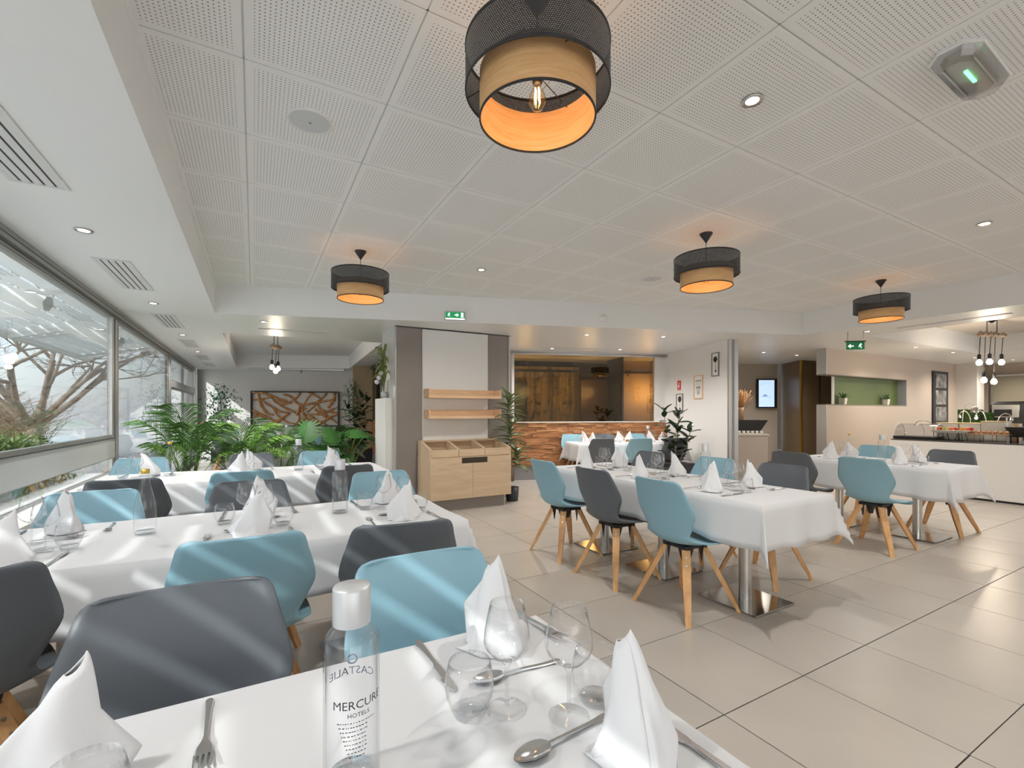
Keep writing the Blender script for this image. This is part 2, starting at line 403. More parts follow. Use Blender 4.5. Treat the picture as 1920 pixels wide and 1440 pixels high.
# inside the glazed room
MI = MBk
struct(MB().box(-1.6, 5.3, 3.6, 3.7, 0, ZT, MI).box(5.2, 5.3, 0.2, 3.7, 0, ZT, MI).build('wall_inner', mat('inner room wall', (.35, .26, .16), .7)))
def curtain(x0, x1, y, z0, z1, M):
    n = int((x1-x0)/.03)
    return MB().grid(lambda a, b: (x0+(x1-x0)*a, y+.03*math.sin(a*(x1-x0)*42)+.01*math.sin(a*97), z0+(z1-z0)*b), n, 2, M)
ct = curtain(.2, 3.6, 1.5, .1, 2.3, MI).build('curtain', CURT); tag(ct, 'ochre pleated curtain hanging behind the brown window above the wooden strip wall', 'curtain')
br = MB(); rnd = random.Random(4)
for cx in (1.9, 2.55, 2.95, 3.4):
    for k in range(46):
        z = rnd.uniform(1.15, 2.25); x = cx+rnd.gauss(0, .10); a = rnd.uniform(0, 6.28); l = rnd.uniform(.02, .06)
        p = M_ = MI @ T(x, 1.455, z) @ Matrix.Rotation(a, 4, 'Y')
        br.add([(-l, 0, 0), (0, 0, l*.35), (l, 0, 0), (0, 0, -l*.35)], [(0, 1, 2, 3)], p)
    br.tube([(cx-.02, 1.455, 1.1), (cx+.02, 1.455, 1.7), (cx-.01, 1.455, 2.25)], .008, 5, M=MI)
b_ = br.build('printed_branches', mat('curtain print', (.06, .045, .02), .8), ct); b_['kind'] = 'stuff'
pt = thing('wall_picture', 'large dark framed landscape picture seen through the left of the brown window', 'picture')
MB().box(1.55, 2.35, 1.30, 1.34, 1.0, 1.95, MI).build('frame', BLACKP, pt)
MB().box(1.6, 2.3, 1.29, 1.30, 1.05, 1.9, MI).build('print', mat('dark landscape', (.05, .06, .03), .6, var=.9, vscale=6), pt)
struct(MB().box(3.55, 4.2, 1.2, 1.3, 0, 2.0, MI).build('door_1', mat('dark brown panel', (.07, .045, .025), .5)))
struct(MB().box(4.2, 4.28, .6, 1.3, 0, ZS, MI).box(.0, 5.2, 1.1, 1.16, 2.15, 2.2, MI).build('trim_2', BLACKP))
struct(MB().box(4.28, 5.2, 1.2, 1.3, 0, ZS, MI).build('wall_inner', mat('tan inner wall', (.55, .40, .26), .7)))
# white picture wall (perpendicular to the angled axis), end post in aluminium
WP = (6.58, 4.72); WD = Vector((.3123, .95, 0)); WANG = math.atan2(.95, .3123)
MW = T(WP[0], WP[1], 0) @ rot(WANG)   # local x runs to the back, local y<0 is outside (to the right)... face at y=0 looks left
pw = struct(MB().box(0.03, 2.05, -.16, 0, 0, ZS, MW).build('wall_pictures', WALL))
struct(MB().box(-.0, .03, -.06, .002, 0, ZS, MW).box(-.0, .03, -.17, -.10, 0, ZS, MW).build('trim_3', ALU))
struct(MB().box(-.004, .02, -.10, -.06, 0, ZS, MW).build('trim_4', GREYFR))
# clad column
cm = struct(MB().box(1.65, 3.37, 6.13, 6.83, 0, ZS).build('wall_column', GREIGE))
MB().box(1.64, 1.65, 6.16, 6.84, 0, ZS).build('side_panel', mat('satin light panel', (.60, .60, .60), .35), cm)
MB().box(1.635, 1.655, 6.12, 6.15, 0, ZS).box(3.36, 3.38, 6.12, 6.15, 0, ZS).build('corner_trim', ALU, cm)
MB().box(1.64, 3.39, 6.12, 6.14, ZS-.012, ZS-.001).build('shadow_gap', DARKFR, cm)
tag(MB().bbox(2.01, 3.0, 6.095, 6.13, .88, ZS-.02, .003).build('wall_panel', PANEL), 'tall textured white panel fixed to the grey column above the oak sideboard', 'panel')
pier = struct(MB().bbox(1.53, 1.639, 6.22, 6.80, 0, 1.475, .004).build('wall_pier', WALL))
# beige wall with niche
bz = MB(); yb0, yb1 = 4.5, 4.66
bz.box(9.0, 15.6, yb0, yb1, 0, 1.42); bz.box(9.0, 15.6, yb0, yb1, 1.965, ZS); bz.box(12.18, 15.6, yb0, yb1, 1.42, 1.965)
nw = struct(bz.build('wall_niche', BEIGE))
MB().box(8.985, 9.0, yb0-.01, yb1, 0, 1.42).box(8.985, 9.0, yb0-.01, yb1, 1.965, ZS).build('end_trim', ALU, nw)
MB().box(8.98, 12.18, yb0-.006, yb1, 1.412, 1.428).box(8.98, 12.18, yb0-.006, yb1, 1.957, 1.973).build('niche_edge', mat('niche edge', (.20, .17, .14), .5), nw)
MB().box(12.165, 12.18, yb0, yb1, 1.428, 1.957).build('niche_side', mat('niche side', (.30, .31, .33), .5), nw)
MB().box(9.55, 12.18, yb1, yb1+.02, 1.42, 1.97).build('niche_back', mat('moss green paint', (.10, .14, .035), .5), nw)
MB().box(9.54, 9.56, yb1-.02, yb1+.02, 1.42, 1.97).build('niche_post', WHITEG, nw)
# wall with the screen and brown cupboard
SP = (8.2, 8.25); MS = T(SP[0], SP[1], 0) @ rot(math.atan2(-.55, .98))
sw = struct(MB().box(-1.5, 3.3, 0, .15, 0, ZS, MS).build('wall_hall', mat('hall wall paint', (.56, .51, .45), .7)))
struct(MB().box(-1.5, 3.3, -.02, 0, 0, .09, MS).build('baseboard_hall', mat('brown skirting', (.22, .14, .09), .5)))
BRN = mat('bronze panel', (.20, .14, .085), .38)
cb = struct(MB().prism([(11.14, 6.58), (10.61, 5.84), (12.6, 5.62), (12.9, 6.6)], 0, ZS).build('wall_bronze', BRN))
MB().box(10.60, 10.64, 5.81, 5.85, 0, ZS).build('corner_strip', GOLD, cb)
MB().box(11.25, 11.256, 5.745, 5.77, 0, ZS).build('panel_joint', BLACKP, cb)
# far right: white pillar, door panel, wall
struct(MB().box(14.75, 15.2, 4.12, 4.5, 0, ZS).build('wall_pillar', mat('warm white paint', (.72, .69, .64), .6)))
dr = struct(MB().box(15.5, 15.6, 3.45, 3.49, 0, 2.17).box(15.5, 15.6, 4.05, 4.09, 0, 2.17).box(15.5, 15.6, 3.45, 4.09, 2.13, 2.17).build('door_2', ALU))
MB().box(15.52, 15.58, 3.49, 4.05, 0, 2.13).build('door_leaf', mat('taupe door', (.30, .27, .2), .45), dr)
struct(MB().box(14.6, 15.6, .2, 3.3, 2.1, ZS).build('ceiling_box', mat('warm white paint', (1, 1, 1))))

# ---------------------------------------------------------------- window wall on the left
XW = -1.4
def frame(mb, y0, y1, z0, z1, w=.05, d=.04, x=XW):
    mb.box(x-d/2, x+d/2, y0, y0+w, z0, z1); mb.box(x-d/2, x+d/2, y1-w, y1, z0, z1)
    mb.box(x-d/2, x+d/2, y0+w, y1-w, z0, z0+w); mb.box(x-d/2, x+d/2, y0+w, y1-w, z1-w, z1)
wn = struct((lambda m: (frame(m, Y0, 2.9-1.6, 1.0, 2.37, .035), frame(m, 1.3, 6.70, 1.0, 2.37, .035), frame(m, Y0, 6.70, .60, .80, .03), m)[3])(MB()).build('window_1', GREYFR))
MB().box(XW-.006, XW+.006, Y0, 6.66, 1.03, 2.34).build('window_pane', WGLASS, wn)
MB().box(XW-.006, XW+.006, Y0, 6.66, .63, .79).build('window_pane', WGLASS, wn)
MB().bbox(XW-.02, XW+.045, Y0, 6.66, .785, 1.0, .004).build('window_band', BAND, wn)
MB().box(XW+.035, XW+.055, Y0, 6.66, 1.0, 1.008).build('gasket', DARKFR, wn)
struct(MB().box(XW-.06, XW+.06, Y0, 14.6, 2.37, ZS).box(XW-.06, XW+.035, Y0, 14.6, 2.345, 2.37).build('trim_5', GREYFR))
struct(MB().box(XW+.03, XW+.062, Y0, 14.6, 2.395, 2.402).box(XW+.02, XW+.04, Y0, 14.6, 2.352, 2.358).build('trim_6', DARKFR))
struct(MB().box(XW-.022, XW+.022, 6.65, 6.73, 0, 2.4).box(XW-.022, XW+.022, 6.80, 6.88, 0, 2.4).build('trim_7', ALU))
struct(MB().box(XW-.018, XW+.018, 6.73, 6.80, 0, 2.4).build('trim_8', DARKFR))
w3 = struct((lambda m: (frame(m, 6.9, 10.5, .08, 2.37, .05), m)[1])(MB()).build('window_2', GREYFR))
MB().box(XW-.006, XW+.006, 6.95, 10.45, .13, 2.32).build('window_pane', WGLASS, w3)
struct(MB().box(XW-.025, XW+.03, 10.5, 10.62, 0, 2.4).box(XW-.025, XW+.025, 10.72, 10.82, 0, 2.4).build('trim_9', GREYFR))
struct(MB().box(XW-.02, XW+.02, 10.62, 10.72, 0, 2.4).build('trim_10', DARKFR))
w4 = struct((lambda m: (frame(m, 10.82, 12.6, 1.85, 2.37, .06), frame(m, 12.6, 14.4, 1.85, 2.37, .06), frame(m, 10.82, 12.6, .02, 1.8, .07), frame(m, 12.6, 14.4, .02, 1.8, .07), m.box(XW-.05, XW+.07, 10.82, 14.4, 1.76, 1.88), m)[5])(MB()).build('window_3', GREYFR))
for y0 in (10.88, 12.66):
    MB().box(XW-.006, XW+.006, y0, y0+1.68, 1.91, 2.31).build('window_pane', WGLASS, w4)
    MB().box(XW-.006, XW+.006, y0, y0+1.68, .09, 1.73).build('window_pane', WGLASS, w4)
struct(MB().box(XW-.06, XW+.07, 14.4, 14.52, 0, ZS).box(XW-.06, XW+.07, 14.95, 15.3, 0, ZS).build('trim_11', ALU))
w5 = struct(MB().box(XW-.02, XW+.02, 14.52, 14.56, 0, ZS).build('window_6', GREYFR))
MB().box(XW-.005, XW+.005, 14.56, 14.95, 0.05, 2.4).build('window_pane', WGLASS, w5)

# ---------------------------------------------------------------- outside: ground, awning, tree, hedge, hills
struct(MB().box(-60, X0-.06, -30, 60, -.3, -.12).box(X0-.06, X1+8, -30, Y0-.16, -.3, -.12).box(X1+.16, X1+30, Y0-.16, 30, -.3, -.12).build('ground', mat('pale paving', (.66, .65, .62), .8, var=.12, vscale=1)))
aw = thing('awning', 'white slatted awning outside the left windows', 'awning', (-1.55, 3, 2.5))
SLT = bpy.data.materials.new('translucent slat'); SLT.use_nodes = True; _t = SLT.node_tree; _p = _t.nodes['Principled BSDF']; _p.inputs['Base Color'].default_value = (.86, .87, .86, 1)
_tr = _t.nodes.new('ShaderNodeBsdfTranslucent'); _tr.inputs[0].default_value = (.85, .88, .88, 1); _mx = _t.nodes.new('ShaderNodeMixShader'); _mx.inputs[0].default_value = .45
_t.links.new(_p.outputs[0], _mx.inputs[1]); _t.links.new(_tr.outputs[0], _mx.inputs[2]); _t.links.new(_mx.outputs[0], _t.nodes['Material Output'].inputs[0])
slat_me = MB().bbox(-.053, .053, -8, 10.8, -.004, .004, .001).mesh('slat', SLT)
NS = 10
for k in range(NS):
    f = k/(NS-1); o = link('slat', slat_me, aw, (-.12-1.33*f, -1, .22-.30*f)); o.rotation_euler = (0, math.radians(-24), 0)
for y in (-6.5, -3.9, -1.3, 1.3, 3.9, 6.5, 9.0):
    mb = MB(); mb.tube([(0, y, .20), (-1.5, y, -.13)], .035, 6, smooth=False); mb.build('beam', SLATM, aw)
for y in (-2.6, 0.0, 2.6, 5.2):
    MB().tube([(-.05, y, -.25), (-.75, y+.5, -.02), (-1.45, y+.9, -.12)], .045, 6, smooth=False, flat=1.6).build('brace', SLATM, aw)
MB().box(-1.56, -1.46, -9, 9.8, -.15, -.07).build('front_rail', SLATM, aw)
def tree(loc, seed, label, height=1.0):
    rnd = random.Random(seed); t = thing('bare_tree', label, 'tree', loc)
    mb = MB(); tw = MB()
    def grow(p, d, r, L, lev):
        pts = [Vector(p)]; dd = Vector(d).normalized()
        for _ in range(4):
            dd = (dd+Vector((rnd.gauss(0, .16), rnd.gauss(0, .16), rnd.gauss(.03, .10)))).normalized(); pts.append(pts[-1]+dd*L/4)
        (mb if lev < 3 else tw).tube(pts, [r*(1-.11*i) for i in range(5)], 7 if lev < 2 else 4)
        if lev >= 5: return
        for _ in range(3 if lev < 3 else 4):
            q = pts[rnd.choice((2, 3, 4))]; nd = (dd+Vector((rnd.gauss(0, .65), rnd.gauss(0, .65), rnd.gauss(.12, .4)))).normalized()
            grow(q, nd, r*.55, L*rnd.uniform(.55, .8), lev+1)
    mb.tube([(0, 0, -.1), (.05, 0, .6), (0, .05, 1.05)], [.22*height, .17*height, .14*height], 12)
    for k in range(8):
        a = k*.785+rnd.uniform(-.2, .2); e = rnd.choice((.3, .7, 1.2, 1.8))
        grow((0, .05, .95), (math.cos(a), math.sin(a), e*1.1), .075*height, 1.9*height, 0)
    mb.build('trunk', BARK, t); o = tw.build('twigs', BARK, t); o['kind'] = 'stuff'
tree((-5.3, 17.5, -.12), 3, 'large bare tree with spreading limbs outside the left window', 1.2)
tree((-13, 20.5, -.12), 11, 'smaller bare tree further off behind the spreading one outside', 1.0)
def bush(loc, r, h, label, m, seed, n=900, name='hedge'):
    rnd = random.Random(seed); mb = MB()
    for k in range(n):
        a = rnd.uniform(0, 6.283); q = math.sqrt(rnd.random()); z = h*rnd.random()**.8
        p = (r[0]*q*math.cos(a)*(1.15-.6*z/h), r[1]*q*math.sin(a)*(1.15-.6*z/h), z)
        l = rnd.uniform(.05, .14); M_ = T(*p) @ Matrix.Rotation(rnd.uniform(0, 6.3), 4, 'Z') @ Matrix.Rotation(rnd.uniform(-1.2, 1.2), 4, 'X')
        mb.add([(-l*.3, 0, 0), (0, l, .02), (l*.3, 0, 0), (0, -l, -.02)], [(0, 1, 2, 3)], M_)
    o = mb.build(name, m, None, loc); return tag(o, label, 'hedge' if name == 'hedge' else 'bush')
bush((-3.6, 10.5, -.12), (.45, 3.0), .95, 'yellow green hedge just outside the left window', LEAFY, 1, 2600)
bush((-8, 18, -.12), (1.0, 6), 1.6, 'dull green hedge further back outside the left window', mat('dull hedge', (.16, .17, .08), .8, var=.4), 2, 2500)
hl = MB()
hl.grid(lambda a, b: (-160+130*b*0-40*math.sin(a*9)*.2, -60+320*a, -3+ (26+7*math.sin(a*11)+4*math.sin(a*23+1))*b), 60, 4)
struct(hl.build('hillside', mat('winter hillside', (.22, .17, .13), .9, var=.35, vscale=.08)))
hg = 'pale houses on the hillside far beyond the window'
HM = [mat('house cream', (.62, .57, .48), .8), mat('house pink', (.60, .45, .38), .8), mat('house white', (.75, .74, .70), .8)]
RM = mat('house roof', (.36, .16, .10), .8)
rnd = random.Random(8)
HN = 0
for k in range(36):
    row, cidx = k % 3, k//3
    y = 4+cidx*13.5+row*3+rnd.uniform(-1, 1); w, d, h = rnd.uniform(7, 10), rnd.uniform(6, 9), rnd.uniform(5, 8); z = row*5
    t = thing('house', 'pale house on the hillside far beyond the window', 'building', (-115-row*14, y, z-3), rnd.uniform(-.1, .1), hg)
    MB().box(-d/2, d/2, -w/2, w/2, 0, h).build('wall', HM[k % 3], t)
    MB().add([(-d/2-.3, -w/2-.3, h), (d/2+.3, -w/2-.3, h), (d/2+.3, w/2+.3, h), (-d/2-.3, w/2+.3, h), (0, -w/2-.3, h+2), (0, w/2+.3, h+2)], [(0, 1, 4), (2, 3, 5), (1, 2, 5, 4), (3, 0, 4, 5), (3, 2, 1, 0)]).build('roof', RM, t)
    for a in range(3): MB().box(d/2, d/2+.1, -w/2+.8+a*w/3.4, -w/2+2+a*w/3.4, h*.4, h*.62).build('window', INK, t)
def thicket(x, y, rx, ry, h, n, seed, label):
    rnd = random.Random(seed); mb = MB()
    for k in range(n):
        a = rnd.uniform(0, 6.28); q = math.sqrt(rnd.random()); p = Vector((rx*q*math.cos(a), ry*q*math.sin(a), 0)); d = Vector((rnd.gauss(0, .5), rnd.gauss(0, .5), 1)).normalized(); L_ = h*rnd.uniform(.5, 1.1)
        p1 = p+d*L_*.5; p2 = p1+(d+Vector((rnd.gauss(0, .5), rnd.gauss(0, .5), -.1)))*L_*.5; mb.tube([tuple(p), tuple(p1), tuple(p2)], [.014, .009, .004], 3)
        for _ in range(3):
            e = p1.lerp(p2, rnd.random()); mb.tube([tuple(e), tuple(e+Vector((rnd.gauss(0, .25), rnd.gauss(0, .25), rnd.uniform(-.1, .3))))], [.006, .003], 3)
    o = mb.build('bare_shrubs', mat('brown twigs', (.30, .19, .12), .9, var=.4, vscale=2), None, (x, y, -.12)); tag(o, label, 'bush')
thicket(-5.8, 12.0, 1.3, 4.5, 1.5, 1000, 1, 'brown bare shrubs outside the left window, below the big tree')
thicket(-9.5, 22.0, 2.5, 7.0, 2.4, 1100, 2, 'taller brown thicket beyond the big bare tree outside')
# patio chairs seen low outside
pp = thing('flower_pot', 'red flower pot on a white plinth before the far end of the window wall', 'pot', (-1.08, 14.1, .86)); pp.scale = (.55, .55, .42)
MB().lathe([(.13, 0), (.19, .32), (.21, .32), (.21, .38), (.17, .38), (.16, .3), (0, .3)], 20).build('pot', TERRA, pp)
MB().box(-.22, .22, -.22, .22, -2.04, 0).build('plinth', WALL, pp)

# ---------------------------------------------------------------- chairs
def interp(P, t):
    n = len(P)-1; x = t*n; i = min(int(x), n-1); f = x-i
    p0, p1, p2, p3 = P[max(i-1, 0)], P[i], P[i+1], P[min(i+2, n)]
    return [.5*((2*b)+(-a+c)*f+(2*a-5*b+4*c-d)*f*f+(-a+3*b-3*c+d)*f**3) for a, b, c, d in zip(p0, p1, p2, p3)]
PROF = [(.235, .410, .190, .0), (.225, .436, .208, .006), (.17, .450, .224, .012), (.08, .445, .234, .022), (-.02, .438, .236, .032), (-.10, .440, .222, .044),
        (-.165, .462, .190, .056), (-.205, .515, .176, .064), (-.222, .580, .202, .064), (-.234, .650, .234, .062), (-.249, .720, .226, .050), (-.268, .790, .206, .038), (-.292, .862, .188, .028)]
def shell_mesh(m):
    def fn(a, b):
        a = .35*a+.65*(.5-.5*math.cos(PI*a)); y, z, w, cu = interp(PROF, a); s = 2*b-1
        if a > .955: q = (a-.955)/.045; w = w-.038*(1-math.sqrt(max(0, 1-q*q)))
        if a < .05: q = (.05-a)/.05; w = w-.05*(1-math.sqrt(max(0, 1-q*q)))
        back = min(1, max(0, (a-.42)/.2)); e = abs(s)**2.2
        return (s*w, y+cu*e*back*1.0, z+cu*e*(1-back)*1.0)
    return MB().grid(fn, 42, 16).mesh('shell', m)
def leg_mesh():
    mb = MB(); top, bot = Vector((.085, .085, .405)), Vector((.232, .232, 0))
    out = Vector((1, 1, 0)).normalized(); side = Vector((-1, 1, 0)).normalized()
    v = []
    for p, a, b in ((top, .017, .026), (top.lerp(bot, .5), .016, .024), (bot, .011, .016)):
        for i, j in ((-1, -1), (1, -1), (1, 1), (-1, 1)): v.append(p+out*a*i+side*b*j)
    f = [(3, 2, 1, 0), (8, 9, 10, 11)]+[(r*4+k, r*4+(k+1) % 4, r*4+4+(k+1) % 4, r*4+4+k) for r in range(2) for k in range(4)]
    return mb.add([tuple(p) for p in v], f).mesh('leg', OAK)
LEGM = leg_mesh()
d_ = Vector((.147, .147, -.405)).normalized(); _b2 = MB()
for t_ in (.05, .10):
    p = Vector((.085, .085, .405)) + d_*t_; n_ = Vector((1, 1, .5)).normalized()
    _b2.tube([tuple(p+n_*.014), tuple(p+n_*.020)], .0065, 8, smooth=False)
BOLTM = _b2.mesh('bolts', BRUSH)
_h = MB().bbox(-.10, .10, -.10, .10, .405, .43, .004)
for a in range(4):
    _h.add([(.045, .115, .42), (.115, .045, .42), (.085, .06, .30), (.06, .085, .30), (.06, .06, .42)], [(0, 1, 2, 3), (0, 3, 4), (1, 4, 2), (3, 2, 4), (0, 4, 1)], rot(a*PI/2))
BRK = _h.mesh('bracket', BLACKM)
SHELLS = {'blue': shell_mesh(BLUE), 'grey': shell_mesh(GREY)}
def make_chair(kind):
    t = thing('dining_chair', '', 'chair')
    solid(link('shell', SHELLS[kind], t), .009, 0)
    link('bracket', BRK, t)
    for a in range(4): l = link('leg', LEGM, t, None, a*PI/2); link('bolts', BOLTM, l)
    return t
def chair(kind, x, y, rz, label, group=None):
    return place('chair_'+kind, lambda: make_chair(kind), label, 'chair', (x, y, 0), rz, group)

# ---------------------------------------------------------------- tables and cloths
def make_table():
    t = thing('pedestal_table', '', 'table')
    MB().bbox(-.215, .215, -.215, .215, 0, .012, .003).build('base_plate', STEEL, t)
    MB().lathe([(.04, .012), (.04, .70)], 24).build('post', BRUSH, t)
    MB().box(-.2, .2, -.03, .03, .70, .715).box(-.03, .03, -.2, .2, .70, .715).build('top_bracket', BLACKM, t)
    MB().bbox(-.345, .345, -.36, .36, .715, .742, .003).build('table_top', TOPW, t)
    return t
def table(x, y, label, rz=0, group=None): return place('table', make_table, label, 'table', (x, y, 0), rz, group)
CZ = .7475
def cloth(name, cx, cy, L, Wd, drop, label, seed, rz=0, wrinkle=1.0, endlift=0):
    """L along local x, Wd along local y"""
    rnd = random.Random(seed); ph = [rnd.uniform(0, 6.28) for _ in range(8)]
    st = .035
    def axis(h):
        a = [-h-drop+i*drop/7 for i in range(7)]+[-h, -h+.006]; n = max(4, int(2*h/.05))
        a += [-h+.012+(2*h-.024)*i/n for i in range(n+1)]+[h-.006]; a += [h+i*drop/7 for i in range(8)]
        return a
    ax, ay = axis(L/2), axis(Wd/2)
    def fn(i, j):
        x, y = ax[i], ay[j]; hx, hy = L/2, Wd/2
        dx = max(0, abs(x)-hx); dy = max(0, abs(y)-hy); sx = 1 if x > 0 else -1; sy = 1 if y > 0 else -1
        bx, by = sx*min(abs(x), hx), sy*min(abs(y), hy); z = CZ
        if dx == 0 and dy == 0:
            z += .0018*wrinkle*(math.sin(x*9+ph[0])*math.sin(y*11+ph[1])+math.sin(x*4+y*7+ph[2]))+.0005
            r = .007; e = min(hx-abs(x), hy-abs(y))
            if e < r: z -= (r-e)*.45
            return (x, y, z)
        m = min(dx, dy); M = max(dx, dy)
        f = .03+.018*math.sin(6.5*x+ph[3])*math.sin(5*y+ph[4])
        if dx > 0 and dy > 0:
            o1 = .004+.10*M+.24*m; o2 = .34*m+.004*m/M
            ox, oy = (o1, o2) if dx >= dy else (o2, o1)
            return (bx+sx*ox, by+sy*oy, CZ-.004-math.sqrt(M*M*.97+m*m*.72))
        u = x if dy > 0 else y
        cd = min(1, max(0, (hx if dy > 0 else hy)-abs(x if dy > 0 else y))/.16); amp = .020*wrinkle*(M/drop)**.9*cd
        wv = amp*(math.sin(u*13+ph[5]+.6*math.sin(u*5))+.6*math.sin(u*23+ph[6])+.3*math.sin(u*41+ph[7]))
        o = .004+M*.10+max(-M*.09, wv)
        zz = CZ-.004-M*.985+.012*math.sin(u*7+ph[2])*(M/drop)*cd
        return (bx+(sx*o if dx > 0 else 0), by+(sy*o if dy > 0 else 0), zz)
    mb = MB(); nx, ny = len(ax)-1, len(ay)-1
    v = [fn(i, j) for i in range(nx+1) for j in range(ny+1)]
    mb.add(v, [(i*(ny+1)+j, (i+1)*(ny+1)+j, (i+1)*(ny+1)+j+1, i*(ny+1)+j+1) for i in range(nx) for j in range(ny)], None, True)
    o = mb.build('tablecloth', CLOTH, None, (cx, cy, 0), rz); solid(o, .0016, 0)
    return tag(o, label, 'tablecloth')
TZ = CZ+.003

# ---------------------------------------------------------------- tableware
def make_wine():
    t = thing('wine_glass', '', 'glass')
    MB().lathe([(.002, .088), (.012, .090), (.026, .098), (.038, .112), (.0425, .124), (.0405, .145), (.0355, .170), (.0305, .193), (.0300, .193), (.0350, .170), (.0400, .145), (.0418, .124), (.0375, .1125), (.0255, .099), (.012, .0915), (.0, .090)], 32).build('bowl', GLASS, t)
    MB().lathe([(.0042, .006), (.0034, .02), (.0032, .055), (.0045, .078), (.010, .088), (0, .0895)], 12).build('stem', SOLID, t)
    MB().lathe([(.035, 0), (.0355, .001), (.033, .002), (.012, .0045), (.004, .008), (0, .008)], 32).build('foot', GLASS, t)
    return t
def make_tumbler():
    t = thing('water_glass', '', 'glass')
    MB().lathe([(.027, .006), (.033, .014), (.0405, .035), (.0428, .052), (.0405, .076), (.0360, .094), (.0353, .094), (.0395, .076), (.0418, .052), (.0395, .036), (.030, .016), (0, .014)], 32).build('bowl', GLASS, t)
    MB().lathe([(.0255, 0), (.027, .002), (.0305, .010), (.026, .0135), (0, .012)], 28).build('base', SOLID, t)
    return t
def make_bottle():
    t = thing('water_bottle', '', 'bottle')
    R = .0385
    MB().lathe([(R-.004, 0), (R, .004), (R, .205), (R-.004, .213), (.026, .222), (.0235, .226), (.0235, .232)], 36, cap=False).lathe([(R-.004, .001), (0, .004)], 36, cap=False).build('body', BGLASS, t)
    MB().lathe([(R-.0035, .009), (R-.0028, .012), (R-.0028, .200), (.022, .219)], 36, cap=False).build('inner_wall', GLASS, t)
    MB().lathe([(0, .0015), (R-.005, .0015), (R-.003, .005), (R-.006, .011), (0, .009)], 30).build('base', SOLID, t)
    MB().lathe([(.026, .226), (.0262, .228), (.0262, .276), (.0245, .279), (0, .2795)], 32).build('cap', SILVER, t)
    return t
def make_carafe():
    t = thing('glass_carafe', '', 'bottle')
    MB().lathe([(.036, 0), (.039, .004), (.0405, .03), (.0405, .09), (.038, .13), (.030, .17), (.020, .215), (.0145, .250), (.0135, .268)], 32, cap=False).lathe([(.036, .001), (0, .002)], 32, cap=False).build('body', BGLASS, t)
    MB().lathe([(0, .002), (.034, .002), (.037, .010), (.033, .016), (0, .012)], 28).build('base', SOLID, t)
    MB().lathe([(.0150, .266), (.0165, .268), (.0165, .284), (.0155, .286), (0, .286)], 24).build('cap', GOLD, t)
    return t
def blade(pts, th):  # flat outline: list of (y, halfwidth, z)
    mb = MB(); v = []
    for y, w, z in pts: v += [(-w, y, z-th/2), (w, y, z-th/2), (w*.8, y, z+th/2), (-w*.8, y, z+th/2)]
    n = len(pts); f = [(0, 1, 2, 3), tuple((n-1)*4+k for k in (3, 2, 1, 0))]+[(i*4+k, i*4+4+k, i*4+4+(k+1) % 4, i*4+(k+1) % 4) for i in range(n-1) for k in range(4)]
    return mb.add(v, f, None, False)
def make_knife():
    o = blade([(-.115, .004, .004), (-.108, .008, .004), (-.02, .006, .004), (0, .005, .004), (.012, .009, .003), (.06, .010, .003), (.095, .0075, .003), (.110, .001, .003)], .004).build('table_knife', CUTL)
    return o
def make_fork():
    mb = blade([(-.10, .003, .004), (-.095, .0075, .004), (-.06, .005, .004), (.02, .003, .007), (.035, .006, .008), (.045, .0125, .006), (.062, .0135, .004)], .0032)
    for k in range(4):
        x = -.0115+k*.00767
        mb.add([(x-.0021, .060, .0025), (x+.0021, .060, .0025), (x+.0021, .060, .0055), (x-.0021, .060, .0055), (x-.001, .105, .010), (x+.001, .105, .010), (x+.001, .105, .012), (x-.001, .105, .012)], [(0, 1, 5, 4), (1, 2, 6, 5), (2, 3, 7, 6), (3, 0, 4, 7), (4, 5, 6, 7)])
    return mb.build('table_fork', CUTL)
def make_spoon():
    mb = blade([(-.10, .003, .004), (-.095, .0075, .004), (-.06, .005, .004), (.02, .0028, .008), (.036, .0035, .008)], .003)
    def bowl(a, b, dz=0):
        r = a; th = 2*PI*b; y = .066+.034*r*math.cos(th); w = .0195*r*(1-.12*math.cos(th)); x = w*math.sin(th)
        return (x, y, .0012+.0085*r*r+dz)
    mb.grid(lambda a, b: bowl(a, b), 6, 20); mb.grid(lambda a, b: bowl(a, b, -.0012), 6, 20)
    return mb.build('table_spoon', CUTL)
